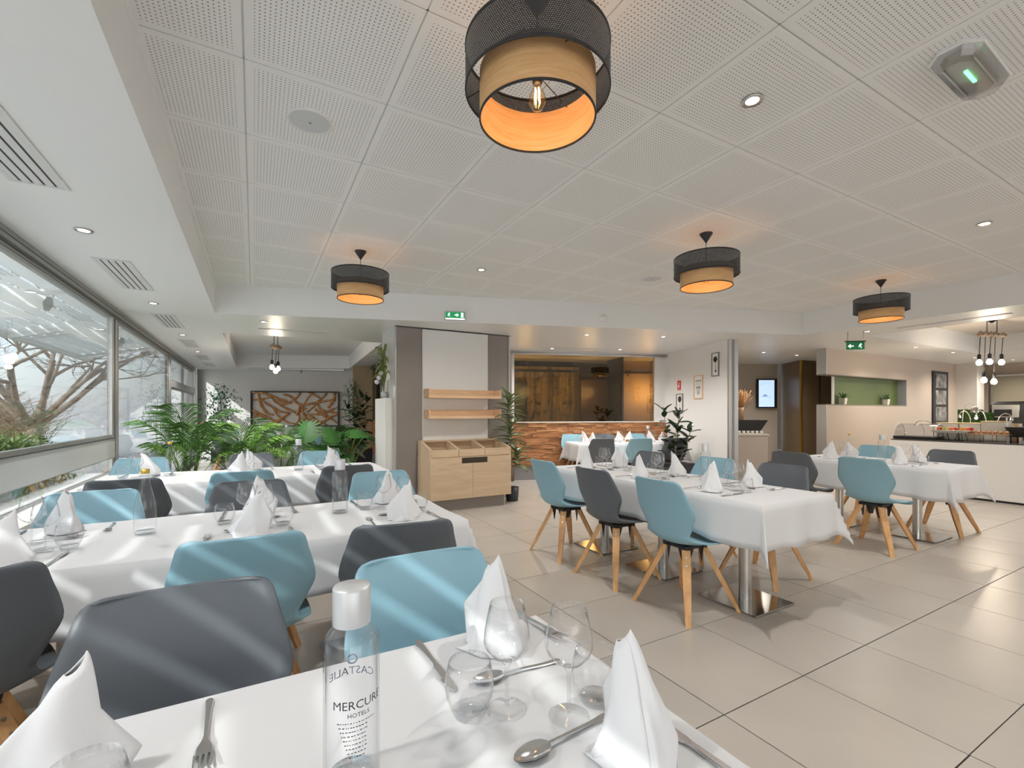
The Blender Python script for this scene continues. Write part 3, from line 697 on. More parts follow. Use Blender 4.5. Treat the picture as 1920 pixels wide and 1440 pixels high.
def make_napkin(var):
    """linen square rolled into a standing cone with turned-back hem"""
    rnd = random.Random(20+var); lean = (.0, .012, -.010, .02)[var]; Hh = (.20, .185, .205, .19)[var]; sp = (.0, .5, -.4, .2)[var]
    K = ((2.9, .40, .050, .45), (-.5, .12, .045, .5), (.9, .22, .022, .5), (-1.9, .05, .03, .45))   # folds: angle, height of the point, reach, sharpness
    def cone(a, b):
        th = -PI*.62+2.45*PI*b+sp; h = a
        w = .052*(1-h)**.75+.0115; d = .040*(1-h)**.9+.0075
        w *= 1+.05*b; d *= 1+.12*b; x = w*math.cos(th); y = d*math.sin(th)
        for (t0, hp, am, shp) in K:
            dt = abs((th-t0-rnd0+PI) % (2*PI)-PI); tri = max(0, 1-abs(h-hp)/(.42 if h > hp else max(.12, hp+.12))); k = am*math.exp(-dt/shp*2.2)*tri
            x += k*math.cos(t0+rnd0)*1.1; y += k*math.sin(t0+rnd0)
        x += lean*h*h*2.2+.010*math.sin(2*th+3*h)*(1-h)*h; y += .006*math.cos(3*th+4*h)*(1-h)
        z = (Hh*(1+.0*th)+.012*math.cos(th))*h-.0+.0015
        if h > .96: z -= .008*abs(math.sin(th))
        return (x, y, z)
    rnd0 = (0, .4, -.3, 2.6)[var]
    mb = MB().grid(cone, 26, 72)
    def flap(a, b):
        s = 2*b-1; return (s*(.075-.02*a), -.046-.022*(1-a)+.018*abs(s), .0015+.050*a*(1-abs(s)))
    mb.grid(flap, 6, 12)
    o = mb.build('folded_napkin', NAPK); solid(o, .0016, 0)
    return o
CUT_G = {}
def item(kind, x, y, rz, label, z=None, sc=None, group=None):
    z = TZ if z is None else z
    mk = {'wine': (make_wine, 'glass'), 'tumbler': (make_tumbler, 'glass'), 'bottle': (make_bottle, 'bottle'), 'carafe': (make_carafe, 'bottle'), 'knife': (make_knife, 'knife'), 'fork': (make_fork, 'fork'), 'spoon': (make_spoon, 'spoon')}
    if kind.startswith('napkin'): return place(kind, lambda: make_napkin(int(kind[-1])), label, 'napkin', (x, y, z), rz, group, sc)
    return place(kind, mk[kind][0], label, mk[kind][1], (x, y, z), rz, group, sc)
NV = [0]
def setting(ex, ey, rz, where, near, opts='nfkstw', nrot=None):
    """place setting: (ex, ey) the point of the table edge before the sitter, rz the way the sitter faces"""
    c_, s_ = math.cos(rz), math.sin(rz); rnd = random.Random(int(ex*100)*31+int(ey*100)); J = lambda q: rnd.uniform(-q, q)
    def P(a, b): return ex+a*c_-b*s_, ey+a*s_+b*c_
    if 'n' in opts:
        NV[0] = (NV[0]+1) % 4; p = P(J(.01), .17+J(.01)); item('napkin%d' % NV[0], *p, (nrot if nrot is not None else J(.5)+rz), 'white napkin cone'+where)
    if 'f' in opts: item('fork', *P(-.16+J(.01), .15), rz+J(.06), 'fork left of the napkin'+where)
    if 'k' in opts: item('knife', *P(.16+J(.01), .15), rz+J(.06), 'knife right of the napkin'+where)
    if 's' in opts: item('spoon', *P(0, .29+J(.01)), rz+PI/2+J(.08), 'spoon crosswise above the napkin'+where)
    if 't' in opts: item('tumbler', *P(.14+J(.01), .32+J(.01)), 0, 'round water tumbler'+where)
    if 'w' in opts: item('wine', *P(.055+J(.01), .345+J(.01)), 0, 'stemmed wine glass'+where)

# row 1 (nearest table)
YA = .65
for x, n in ((-.66, 'left'), (.26, 'right')): table(x, YA, n+' pedestal table hidden under the nearest tablecloth', PI/2)
cloth('c1', -.20, YA, 1.72, .80, .25, 'white tablecloth on the nearest table, with the large bottle', 1)
SE = PI  # facing -y
item('napkin1', -.245, .865, .4, 'white standing napkin at the lower left corner of the photo on the nearest table', sc=.98)
item('wine', -.145, .60, 0, 'wine glass cut by the bottom left edge of the photo, nearest table')
item('fork', -.07, .925, PI+.02, 'steel fork with tines towards the camera on the nearest table')
bt = item('bottle', .125, .705, 0, 'large clear water bottle with silver cap and printed lettering on the nearest table', sc=1.02)
item('tumbler', .335, .755, 0, 'water tumbler right of the large bottle on the nearest table', sc=1.02)
item('wine', .40, .735, 0, 'left of the two wine glasses standing on the nearest table')
item('wine', .487, .665, 0, 'right of the two wine glasses standing on the nearest table')
item('napkin0', .485, .955, -.9, 'white standing napkin behind the two wine glasses on the nearest table', sc=.98)
item('tumbler', .555, .675, 0, 'water tumbler half hidden behind the right napkin on the nearest table', sc=1.02)
item('napkin2', .52, .535, -1.2, 'tall white standing napkin at the right front of the nearest table', sc=.90)
item('spoon', .475, .825, -PI/2-.06+PI, 'steel spoon lying behind the wine glass stems on the nearest table')
item('knife', .335, .935, PI+.02, 'steel knife between the bottle and tumbler on the nearest table')
item('spoon', .445, .62, PI/2+.1, 'steel spoon pointing left before the right napkin on the nearest table')
item('knife', .615, .51, .05, 'steel knife on the right edge of the nearest table')
item('fork', .625, .985, PI+.1, 'steel fork right behind the rear napkin on the nearest table')
item('fork', .37, .385, 0, 'steel fork at the bottom edge of the photo on the nearest table')
chair('grey', -.15, 1.10, PI, 'slate grey chair with its front towards the camera behind the nearest table')
chair('blue', .44, 1.075, PI, 'pale blue chair behind the two wine glasses of the nearest table')
chair('grey', -.80, 1.12, PI+.1, 'grey chair at the far left of the nearest table, mostly out of frame') if False else None
# row 2
YB = 2.535; xs2 = (-.78, -.02, .64)
cloth('c2', -.065, YB, 2.0, .82, .24, 'white tablecloth on the second window-side table with sun stripes', 2, wrinkle=1.2)
for x, n in ((-.66, 'left'), (.53, 'right')): table(x, YB, n+' pedestal table under the cloth of the second window-side table', PI/2)
for i, (x, n) in enumerate(zip(xs2, ('left end', 'middle', 'right end'))):
    setting(x+(.02 if i == 2 else 0), YB-.40, 0, ', %s, near side of the second window-side table' % n, True)
    setting(x+.04, YB+.40, PI, ', %s, far side of the second window-side table' % n, False)
item('carafe', -.42, 2.57, 0, 'clear tapered carafe with gold cap on the second window-side table')
item('bottle', .40, 2.60, 0, 'straight water bottle with silver cap on the second window-side table')
chair('grey', -.80, 2.02, .35, 'slate grey chair at the left edge of the photo, front of the second table')
chair('blue', -.03, 2.10, 0, 'large blue chair seen from behind, near side of the second window-side table')
chair('grey', .54, 2.03, -.12, 'slate grey chair behind the blue chair with the sun patch, second table')
chair('blue', -.75, 3.00, PI, 'blue chair beyond the gold-capped carafe, far side of the second table')
chair('grey', -.02, 3.02, PI, 'dark grey chair behind the middle napkins, far side of the second table')
chair('blue', .79, 3.08, PI, 'blue chair behind the right napkins, far side of the second table')
# row 3
YC = 4.70; xs3 = (-.86, -.10, .62)
cloth('c3', .01, YC, 2.18, .80, .24, 'white tablecloth on the third window-side table before the palms', 3, wrinkle=1.2)
for x, n in ((-.712, 'left'), (.01, 'middle'), (.732, 'right')): table(x, YC, n+' pedestal table under the cloth of the third window-side table', PI/2)
for i, (x, n) in enumerate(zip(xs3, ('left end', 'middle', 'right end'))):
    if i > 0: setting(x, YC-.40, 0, ', %s, near side of the third window-side table' % n, True)
    setting(x+.08, YC+.40, PI, ', %s, far side of the third window-side table' % n, False)
item('carafe', -.62, 4.80, 0, 'clear tapered carafe before the palms on the third window-side table')
item('bottle', .36, 4.70, 0, 'straight water bottle before the monstera on the third window-side table')
chair('grey', -.72, 4.02, 0, 'dark grey chair behind the gold-capped carafe, near side of the third table')
chair('blue', -.07, 4.12, 0, 'blue chair in the middle of the near side of the third table')
chair('grey', .66, 4.14, 0, 'dark grey chair at the right near side of the third table')
chair('blue', -.90, 5.10, PI, 'blue chair under the palm fronds, far side of the third table')
chair('grey', -.02, 5.18, PI, 'grey chair before the palms, middle of the far side of the third table')
chair('blue', .62, 5.15, PI, 'blue chair before the monstera, right of the far side of the third table')
# long table in the middle of the room (along y)
XR = 2.94
cloth('cr', XR, 2.72, 2.20, .76, .26, 'white tablecloth on the long table in the middle of the room', 5, PI/2, .7)
for y, n in ((1.985, 'front'), (2.71, 'middle'), (3.435, 'rear')): table(XR, y, n+' pedestal table of the long table in the middle, steel post and plate')
for y, n in ((2.07, 'front'), (2.76, 'middle'), (3.44, 'rear')):
    setting(XR-.38, y, -PI/2, ', %s seat, left side of the long middle table' % n, True, 'nfkstw', -PI/2+.25)
    setting(XR+.38, y, PI/2, ', %s seat, right side of the long middle table' % n, False)
item('carafe', 2.98, 3.17, 0, 'clear tapered carafe with gold cap on the long middle table')
item('bottle', 3.10, 2.43, 0, 'straight silver-capped bottle on the long middle table')
chair('blue', 2.49, 3.45, -PI/2, 'rearmost pale blue chair on the left side of the long middle table')
chair('grey', 2.49, 2.77, -PI/2+.03, 'grey chair between two blue ones, left side of the long middle table')
chair('blue', 2.50, 2.12, -PI/2-.02, 'frontmost pale blue chair, left side of the long middle table')
chair('grey', 3.46, 3.60, PI/2, 'rearmost grey chair on the right side of the long middle table')
chair('blue', 3.50, 2.83, PI/2, 'blue chair on the right side of the long middle table')
chair('grey', 3.50, 2.20, PI/2, 'frontmost grey chair on the right side of the long middle table')
# table by the buffet
XQ = 6.02
cloth('cq', XQ, 2.50, 1.46, .76, .30, 'white tablecloth with hanging corners on the table beside the white buffet', 6, PI/2, .8)
for y, n in ((2.135, 'front'), (2.865, 'rear')): table(XQ, y, n+' pedestal table with steel plate beside the white buffet counter')
for y, n in ((2.20, 'front'), (2.85, 'rear')):
    setting(XQ-.38, y, -PI/2, ', %s seat, left side of the table by the buffet' % n, True, 'nfkstw', -PI/2+.25)
    setting(XQ+.38, y, PI/2, ', %s seat, right side of the table by the buffet' % n, False)
item('carafe', 6.02, 2.76, 0, 'clear tapered carafe on the table beside the white buffet')
item('bottle', 6.06, 2.46, 0, 'straight bottle with pale cap on the table beside the white buffet')
chair('blue', 5.17, 2.15, -PI/2-.03, 'front blue chair at the left side of the table beside the buffet')
chair('grey', 5.24, 2.86, -PI/2+.05, 'rear grey chair at the left side of the table beside the buffet')
chair('blue', 6.66, 2.86, PI/2, 'blue chair between the table and the white buffet counter')
chair('grey', 6.52, 2.10, PI/2, 'grey chair between the table and the white buffet counter')
# table by the wood strip wall, along the angled axis
tc = EP(BP, 1.90, .80)
cloth('cb', tc[0], tc[1], 1.95, .76, .30, 'white tablecloth on the table against the wooden strip wall', 7, EANG, .8)
for t_, n in ((1.42, 'left'), (2.38, 'right')): p = EP(BP, t_, .80); table(p[0], p[1], n+' pedestal table under the cloth against the wooden strip wall', EANG+PI/2)
for t_, n, kn, kf in ((1.24, 'left', 'grey', 'blue'), (1.90, 'middle', 'blue', 'grey'), (2.54, 'right', 'grey', 'blue')):
    p = EP(BP, t_, 1.18); setting(p[0], p[1], EANG, ', %s, near side of the table by the wooden wall' % n, True, 'nft')
    p = EP(BP, t_, .42); setting(p[0], p[1], EANG+PI, ', %s, far side of the table by the wooden wall' % n, False, 'ntw')
    p = EP(BP, t_-.05, 1.30); chair(kn, p[0], p[1], EANG, '%s chair at the %s, near side of the table by the wooden wall' % (kn, n))
    p = EP(BP, t_-.08, .34); chair(kf, p[0], p[1], EANG+PI, '%s chair between the %s of the table and the wooden wall' % (kf, n))
p = EP(BP, 1.60, .80); item('carafe', p[0], p[1], 0, 'clear tapered carafe on the table by the wooden wall')
p = EP(BP, 2.36, .80); item('bottle', p[0], p[1], 0, 'straight bottle on the table by the wooden wall')
# two tables at the far end below the driftwood art
for (x, y, nm, sd) in ((.55, 9.9, 'nearer', 8), (-.15, 12.0, 'farther', 9)):
    cloth('cf', x, y, 1.5, .76, .26, 'white tablecloth on the %s of the two tables below the driftwood picture' % nm, sd)
    for dx, n in ((-.37, 'left'), (.37, 'right')):
        table(x+dx, y, n+' pedestal of the %s table below the driftwood picture' % nm, PI/2)
        setting(x+dx, y-.38, 0, ', %s near side of the %s table below the driftwood' % (n, nm), True, 'nt')
        setting(x+dx, y+.38, PI, ', %s far side of the %s table below the driftwood' % (n, nm), False, 'nw')
        chair('grey' if dx < 0 else 'blue', x+dx, y-.52, 0, '%s chair at the %s near side of the %s table below the driftwood' % ('grey' if dx < 0 else 'blue', n, nm))
        chair('blue' if dx < 0 else 'grey', x+dx, y+.55, PI, '%s chair at the %s far side of the %s table below the driftwood' % ('blue' if dx < 0 else 'grey', n, nm))
    item('bottle', x, y, 0, 'straight bottle on the %s table below the driftwood picture' % nm)

# ---------------------------------------------------------------- printed lettering on the nearest bottle
def text_mesh(txt, size, extr=0):
    cu = bpy.data.curves.new('t', 'FONT'); cu.body = txt; cu.size = size; cu.align_x = 'CENTER'; cu.resolution_u = 2; cu.extrude = extr
    ob = bpy.data.objects.new('t', cu); col.objects.link(ob)
    bpy.context.view_layer.update()
    me = bpy.data.meshes.new_from_object(ob.evaluated_get(bpy.context.evaluated_depsgraph_get()))
    bpy.data.objects.remove(ob); return me
def wrap(me, R, z, ang):
    for v in me.vertices:
        a = ang+v.co.x/R; v.co = (R*math.cos(a), R*math.sin(a), z+v.co.y)
    return me
BLUEINK = mat('blue grey ink', (.05, .07, .16), .5); DINK = mat('black print', (.02, .02, .02), .5)
va = math.atan2(-.705, -.125)+.10   # towards the camera
def bt_text(txt, size, z, ang, m, R=.0388, nm='lettering'):
    me = wrap(text_mesh(txt, size), R, z, ang); me.materials.clear(); me.materials.append(m); o = link(nm, me, bt); o['kind'] = 'stuff'; return o
bt_text('MERCURE', .0165, .1230, va+.16, DINK); bt_text('HOTELS', .0085, .1120, va+.14, DINK)
fine = MB(); rnd = random.Random(77)   # print too small to read: rows of tiny strokes
for k in range(9):
    z = .104-.0058*k; x = -.026+.002*k; xe = (.026 if k == 0 else .016-.0008*k)
    while x < xe:
        w = rnd.uniform(.001, .0035); fine.add([(x, z, 0), (x+w, z, 0), (x+w, z+.0013, 0), (x, z+.0013, 0)], [(0, 1, 2, 3)]); x += w+rnd.uniform(.0008, .0022)
o = link('fine_print', wrap(fine.mesh('fine_print', DINK), .0388, 0, va+.06), bt); o['kind'] = 'stuff'
bt_text('CASTALIE', .0165, .1310, va+PI-.10, BLUEINK)
ring = MB()
for k in range(24):
    a0, a1 = .5+k*5.4/24, .5+(k+1)*5.4/24
    ring.add([(.0055*math.cos(a0), .0055*math.sin(a0), 0), (.0078*math.cos(a0), .0078*math.sin(a0), 0), (.0078*math.cos(a1), .0078*math.sin(a1), 0), (.0055*math.cos(a1), .0055*math.sin(a1), 0)], [(0, 1, 2, 3)])
rm = wrap(ring.mesh('ring_mark', BLUEINK), .0388, .1535, va+PI-.12); o = link('ring_mark', rm, bt); o['kind'] = 'stuff'

# ---------------------------------------------------------------- pendant drum lamps
def make_pendant():
    t = thing('pendant_lamp', '', 'lamp')    # origin at the ceiling
    MB().lathe([(.052, 0), (.050, -.008), (.006, -.075), (.004, -.08)], 24).build('ceiling_cone', BLACKM, t)
    MB().tube([(0, 0, -.07), (0, 0, -.27)], .0028, 6).build('cord', BLACKM, t)
    R, r = .255, .205
    o = link('outer_shade', MB().lathe([(R, -.072), (R, .072)], 96, cap=False).mesh('outer_shade', PERF), t, (0, 0, -.277))
    rm_ = MB()
    for q, z in ((R, -.203), (R, -.351)): rm_.lathe([(q-.003, z-.003), (q+.002, z-.003), (q+.002, z+.003), (q-.003, z+.003), (q-.003, z-.003)], 64, cap=False)
    rm_.build('outer_rims', BLACKM, t)
    o = MB().lathe([(r, -.445), (r, -.290)], 72, cap=False).lathe([(r-.0025, -.445), (r-.0025, -.290)], 72, cap=False).build('inner_shade', VENEER, t)
    MB().lathe([(r-.004, -.449), (r+.002, -.449), (r+.002, -.443), (r-.004, -.443), (r-.004, -.449)], 64, cap=False).build('lower_rim', BLACKM, t)
    sp = MB()
    for k in range(3):
        a = k*2*PI/3+.4; sp.tube([(0, 0, -.285), (r*math.cos(a), r*math.sin(a), -.295)], .002, 5); sp.tube([(r*math.cos(a), r*math.sin(a), -.32), (R*math.cos(a), R*math.sin(a), -.345)], .002, 5)
    sp.build('spokes', BLACKM, t)
    MB().lathe([(0, -.265), (.018, -.27), (.018, -.315), (.014, -.32), (0, -.32)], 16).build('socket', BLACKM, t)
    MB().lathe([(.013, -.318), (.016, -.335), (.030, -.365), (.030, -.385), (.018, -.408), (0, -.414)], 20, cap=False).build('bulb', thin_glass('amber bulb glass', (1, .9, .72), 1.5, boost=.05), t)
    f = MB()
    for k in range(4): a = k*PI/2; f.tube([(.008*math.cos(a), .008*math.sin(a), -.335), (.010*math.cos(a), .010*math.sin(a), -.385)], .0022, 5)
    f.build('filament', emis('filament glow', (1, .62, .28), 16), t)
    return t
def point(x, y, z, p, c=(1, .85, .65), r=.03):
    l = bpy.data.lights.new('lamp_light', 'POINT'); l.energy = p; l.color = c; l.shadow_soft_size = r
    o = bpy.data.objects.new('lamp_light', l); col.objects.link(o); o.location = (x, y, z)
for x, y, lb in ((.88, 1.39, 'large drum pendant lamp nearest the camera, black mesh over oak veneer'), (.86, 4.41, 'drum pendant lamp over the window-side tables, left of the green exit sign'),
                 (3.29, 2.57, 'drum pendant lamp hanging above the long middle table'), (6.18, 2.52, 'smallest drum pendant lamp, above the table beside the buffet')):
    place('pendant', make_pendant, lb, 'lamp', (x, y, ZC-.006)); point(x, y, ZC-.40, 1.1, (1, .62, .32), .05)
# ---------------------------------------------------------------- ceiling fixtures
def make_down():
    t = thing('downlight', '', 'light')
    MB().lathe([(.030, -.002), (.046, -.005), (.048, -.001), (.048, .0), (.046, .004), (.030, .004), (.030, -.002)], 28, cap=False).build('trim_ring', BRUSH, t)
    MB().lathe([(0, .001), (.030, .001)], 24, cap=False).build('lens', LED, t); return t
def spot(x, y, z, p, c=(1, .93, .84), ang=150):
    l = bpy.data.lights.new('downlight_light', 'SPOT'); l.energy = p; l.color = c; l.spot_size = math.radians(ang); l.spot_blend = .8; l.shadow_soft_size = .05
    o = bpy.data.objects.new('downlight_light', l); col.objects.link(o); o.location = (x, y, z)
DL = [(2.07, 1.36, 1, 'ceiling downlight in the perforated boards right of the nearest pendant lamp'), (5.02, 1.36, 1, 'ceiling downlight in the perforated boards at the right edge of the photo'), (2.07, 4.36, 1, 'ceiling downlight in the boards right of the second pendant lamp'),
 (-.94, 3.87, 0, 'nearest downlight in the white soffit over the windows'), (-.93, 6.11, 0, 'second downlight in the soffit over the windows'), (-.93, 8.40, 0, 'third downlight in the soffit over the windows'), (-.94, 10.6, 0, 'farthest downlight in the soffit over the windows'),
 (.11, 6.68, 0, 'downlight in the soffit left of the grey column'), (4.32, 5.45, 0, 'downlight in the soffit right of the grey column'), (5.46, 5.03, 0, 'downlight in the soffit before the picture wall'),
 (4.71, 6.94, 0, 'left downlight close to the brown window'), (5.88, 6.45, 0, 'right downlight close to the brown window'), (8.56, 5.39, 0, 'downlight in front of the hall screen'), (9.6, 5.35, 0, 'downlight in front of the bronze cupboard'),
 (7.64, 3.28, 0, 'downlight beside the right exit sign'), (10.28, 3.67, 0, 'downlight above the niche wall'), (11.76, 3.62, 0, 'downlight before the black framed pictures'), (13.3, 3.75, 0, 'downlight before the warm white pillar'), (14.6, 3.5, 0, 'downlight near the far right corner of the soffit')]
for x, y, up, lb in DL:
    z = ZC-.006 if up else ZS
    place('down', make_down, lb, 'light', (x, y, z-.004)); spot(x, y, z-.03, 60, (1, .91, .80) if x > 7 else (1, .97, .92))
for x, y in ((-.94, .8), (2.07, -1.6), (5.02, -1.6), (7.6, -1.0), (7.64, 1.0), (14, 1)):
    place('down', make_down, 'downlight behind the camera, out of frame', 'light', (x, y, (ZC-.006 if 0 < x < 7 else ZS)-.004), 0, 'downlights behind the camera'); spot(x, y, 2.38, 44, (1, .97, .92))
def make_vent():
    t = thing('ceiling_vent', '', 'vent')
    W2, L2 = .115, .49
    MB().box(-W2, -W2+.02, -L2, L2, -.006, .0).box(W2-.02, W2, -L2, L2, -.006, 0).box(-W2+.02, W2-.02, -L2, -L2+.02, -.006, 0).box(-W2+.02, W2-.02, L2-.02, L2, -.006, 0).build('frame', VENTM, t)
    MB().box(-W2+.01, W2-.01, -L2+.01, L2-.01, -.0015, -.0005).build('backing', BLACKP, t)
    sl_ = MB().add([(-.0155, -.47, -.006), (.0155, -.47, -.003), (.0155, .47, -.003), (-.0155, .47, -.006), (-.0155, -.47, -.0045), (.0155, -.47, -.0018), (.0155, .47, -.0018), (-.0155, .47, -.0045)], [(3, 2, 1, 0), (4, 5, 6, 7), (0, 1, 5, 4), (2, 3, 7, 6), (1, 2, 6, 5), (3, 0, 4, 7)]).mesh('slat', VENTM)
    for k in range(5): link('slat', sl_, t, (-.088+k*.044, 0, 0))
    return t
for k, (y, n) in enumerate(((2.72, 'nearest'), (5.0, 'second'), (7.25, 'third'), (9.45, 'fourth'), (11.7, 'fifth'), (13.4, 'farthest'))):
    place('vent', make_vent, n+' slotted air vent in the soffit over the windows', 'vent', (-.945, y, ZS-.001))
def slot(x, y, L, rz, lb):
    t = thing('slot_diffuser', lb, 'vent', (x, y, ZS), rz)
    MB().box(-L/2, L/2, -.035, -.028, -.005, 0).box(-L/2, L/2, .028, .035, -.005, 0).box(-L/2, L/2, -.004, .004, -.005, 0).build('frame', WHITEG, t)
    MB().box(-L/2, L/2, -.028, .028, -.001, 0).build('slot', BLACKP, t)
slot(7.70, 2.4, 1.1, PI/2, 'long slot diffuser in the soffit above the buffet side')
p = EP(BP, 1.2, .55); slot(p[0], p[1], 1.1, EANG, 'slot diffuser in the soffit before the brown window')
p = (.55, 7.4); slot(.5, 7.2, .9, -.1, 'slot diffuser in the soffit before the far dining bay')
def speaker(x, y, lb):
    t = thing('ceiling_speaker', lb, 'speaker', (x, y, ZC-.006))
    MB().lathe([(.108, 0), (.108, -.006), (.10, -.010), (.096, -.006)], 40, cap=False).build('rim', WHITEG, t)
    MB().lathe([(.097, -.006), (.05, -.009), (0, -.010)], 40, cap=False).build('grille', mat('speaker mesh', (.62, .63, .64), .5), t)
    MB().lathe([(.006, -.010), (.006, -.013), (0, -.013)], 12).build('centre_screw', GREYFR, t)
speaker(.25, 2.56, 'round flush ceiling speaker in the boards left of the nearest pendant'); speaker(3.86, 3.73, 'round flush ceiling speaker in the boards beside the middle pendant')
# emergency light on the ceiling
em = thing('emergency_light', 'clear oval emergency light glowing green on the ceiling at upper right', 'light', (2.70, .775, ZC-.006), math.radians(2)); em.scale = (1, 1, 1)
def oct_(a, b, c): return [(-a, -b+c), (-a+c*1.3, -b), (a-c*1.3, -b), (a, -b+c), (a, b-c), (a-c*1.3, b), (-a+c*1.3, b), (-a, b-c)]
def loft(rings):
    mb = MB(); v = []; n = len(rings[0][0])
    for poly, z in rings: v += [(x, y, z) for x, y in poly]
    f = [(i*n+k, (i+1)*n+k, (i+1)*n+(k+1) % n, i*n+(k+1) % n) for i in range(len(rings)-1) for k in range(n)]
    f += [tuple(range(n)), tuple((len(rings)-1)*n+k for k in range(n-1, -1, -1))]
    return mb.add(v, f)
loft([(oct_(.235, .085, .045), 0), (oct_(.24, .09, .045), -.012), (oct_(.235, .085, .045), -.016)]).build('base', WHITEG, em)
loft([(oct_(.20, .055, .03), -.016), (oct_(.185, .045, .03), -.034)]).build('inner_tray', mat('tray brown grey', (.42, .38, .33), .5), em)
loft([(oct_(.232, .082, .045), -.0165), (oct_(.215, .066, .04), -.048), (oct_(.19, .045, .03), -.058)]).build('cover', ACRYL, em)
MB().box(-.06, -.005, -.006, .006, -.040, -.034).box(.0, .06, -.006, .006, -.040, -.034).build('green_led', GREENB, em)
MB().box(-.15, .15, -.052, -.046, -.045, -.018).box(-.15, .15, .046, .052, -.045, -.018).build('reflector', BRUSH, em)
# exit signs
def man(mb, M, s):
    mb.lathe([(.10*s, 0), (.10*s, .002)], 12, M @ T(-.02*s, .62*s, 0) if False else M @ T(.05*s, .55*s, 0), smooth=False)
    for a in (((0, .42), (-.12, .0), .085), ((-.12, 0), (.12, -.22), .075), ((.12, -.22), (.05, -.52), .06), ((-.12, 0), (-.30, -.20), .075), ((-.30, -.20), (-.48, -.20), .06), ((0, .38), (.26, .22), .055), ((0, .38), (-.28, .28), .055), ((-.28, .28), (-.36, .05), .05)):
        (x0, y0), (x1, y1), w = a; d = Vector((x1-x0, y1-y0)).normalized()*s; q = Vector((-d.y, d.x))*w; p0 = Vector((x0, y0))*s; p1 = Vector((x1, y1))*s
        mb.add([(p0.x+q.x, p0.y+q.y, .001), (p0.x-q.x, p0.y-q.y, .001), (p1.x-q.x, p1.y-q.y, .001), (p1.x+q.x, p1.y+q.y, .001)], [(0, 1, 2, 3)], M)
def arrow(mb, M, s, d):
    mb.add([(-.5*s*d, -.10*s, .001), (.1*s*d, -.10*s, .001), (.1*s*d, .10*s, .001), (-.5*s*d, .10*s, .001)], [(0, 1, 2, 3)], M)
    mb.add([(.0, .42*s, .001), (.5*s*d, 0, .001), (0, -.42*s, .001), (-.0*s, -.16*s, .001), (.16*s*d, 0, .001), (0, .16*s, .001)], [(0, 1, 4, 5), (1, 2, 3, 4)], M)
sg = thing('exit_sign', 'green running man exit sign box fixed to the white bulkhead', 'sign', (2.25, 5.53, 2.515), EANG)
MB().bbox(-.135, .135, -.045, .0, -.055, .055, .005).build('housing', mat('sign housing', (.60, .60, .60), .4), sg)
MB().box(-.120, .120, -.047, -.045, -.030, .045).build('face', GREENL, sg)
MS_ = T(0, -.0475, .007) @ Matrix.Rotation(PI/2, 4, 'X')
mb = MB(); man(mb, MS_ @ T(-.075, 0, 0), .045); mb.add([(.075, -.03, .001), (.105, -.03, .001), (.105, .03, .001), (.075, .03, .001)], [(0, 1, 2, 3)], MS_); mb.build('pictogram', SIGNW, sg)['kind'] = 'stuff'
mb = MB(); arrow(mb, MS_ @ T(.02, 0, 0), .05, 1); mb.build('arrow', mat('sign white bright', (1, 1, 1), .5, emit=(.5, 1, .7), estr=2.5), sg)
MB().box(-.12, .12, -.047, -.045, -.050, -.034).build('lens_strip', SIGNW, sg)
sg = thing('exit_sign', 'small hanging green exit sign with left arrow before the beige wall', 'sign', (7.51, 3.37, 2.235), -PI/2+.85)
MB().box(-.13, .13, -.012, .012, .055, .070).box(-.10, -.096, -.002, .002, .07, .205).box(.096, .10, -.002, .002, .07, .205).build('rail', BLACKM, sg)
MB().box(-.115, .115, -.004, .004, -.055, .055).build('face', mat('dark green sign', (.01, .14, .05), .4, emit=(.02, .3, .1), estr=.15), sg)
MS_ = T(0, -.0045, -.005) @ Matrix.Rotation(PI/2, 4, 'X')
mb = MB(); arrow(mb, MS_ @ T(-.06, 0, 0), .075, -1); mb.build('arrow', SIGNW, sg)
mb = MB(); man(mb, MS_ @ T(.065, 0, 0), .06); mb.build('pictogram', SIGNW, sg)['kind'] = 'stuff'
sd = thing('smoke_detector', 'round white detector on the bulkhead right of the exit sign', 'detector', (4.16, 4.90, 2.57), EANG)
Mx = Matrix.Rotation(PI/2, 4, 'X')
MB().lathe([(.055, 0), (.055, .012), (.045, .03), (.02, .045), (0, .048)], 24, Mx).build('body', WHITEG, sd)
# spotlight track beneath the art wall ceiling
tk = thing('light_track', 'thin ceiling track with two tiny spotlights above the driftwood picture', 'light', (1.0, 13.6, ZS-.02), EANG)
MB().box(-1.2, 1.2, -.015, .015, -.01, .02).build('rail', ALU, tk)
for k in (-.5, .1): MB().lathe([(.03, -.10), (.035, -.02), (.01, .0)], 12, T(k, 0, 0)).build('spot_head', ALU, tk)

for t_ in (1.2, 2.6, 4.0):
    q = MBk @ Vector((t_+1.0, .85, 1.7)); point(q.x, q.y, q.z, 24, (1, .80, .5), .12)
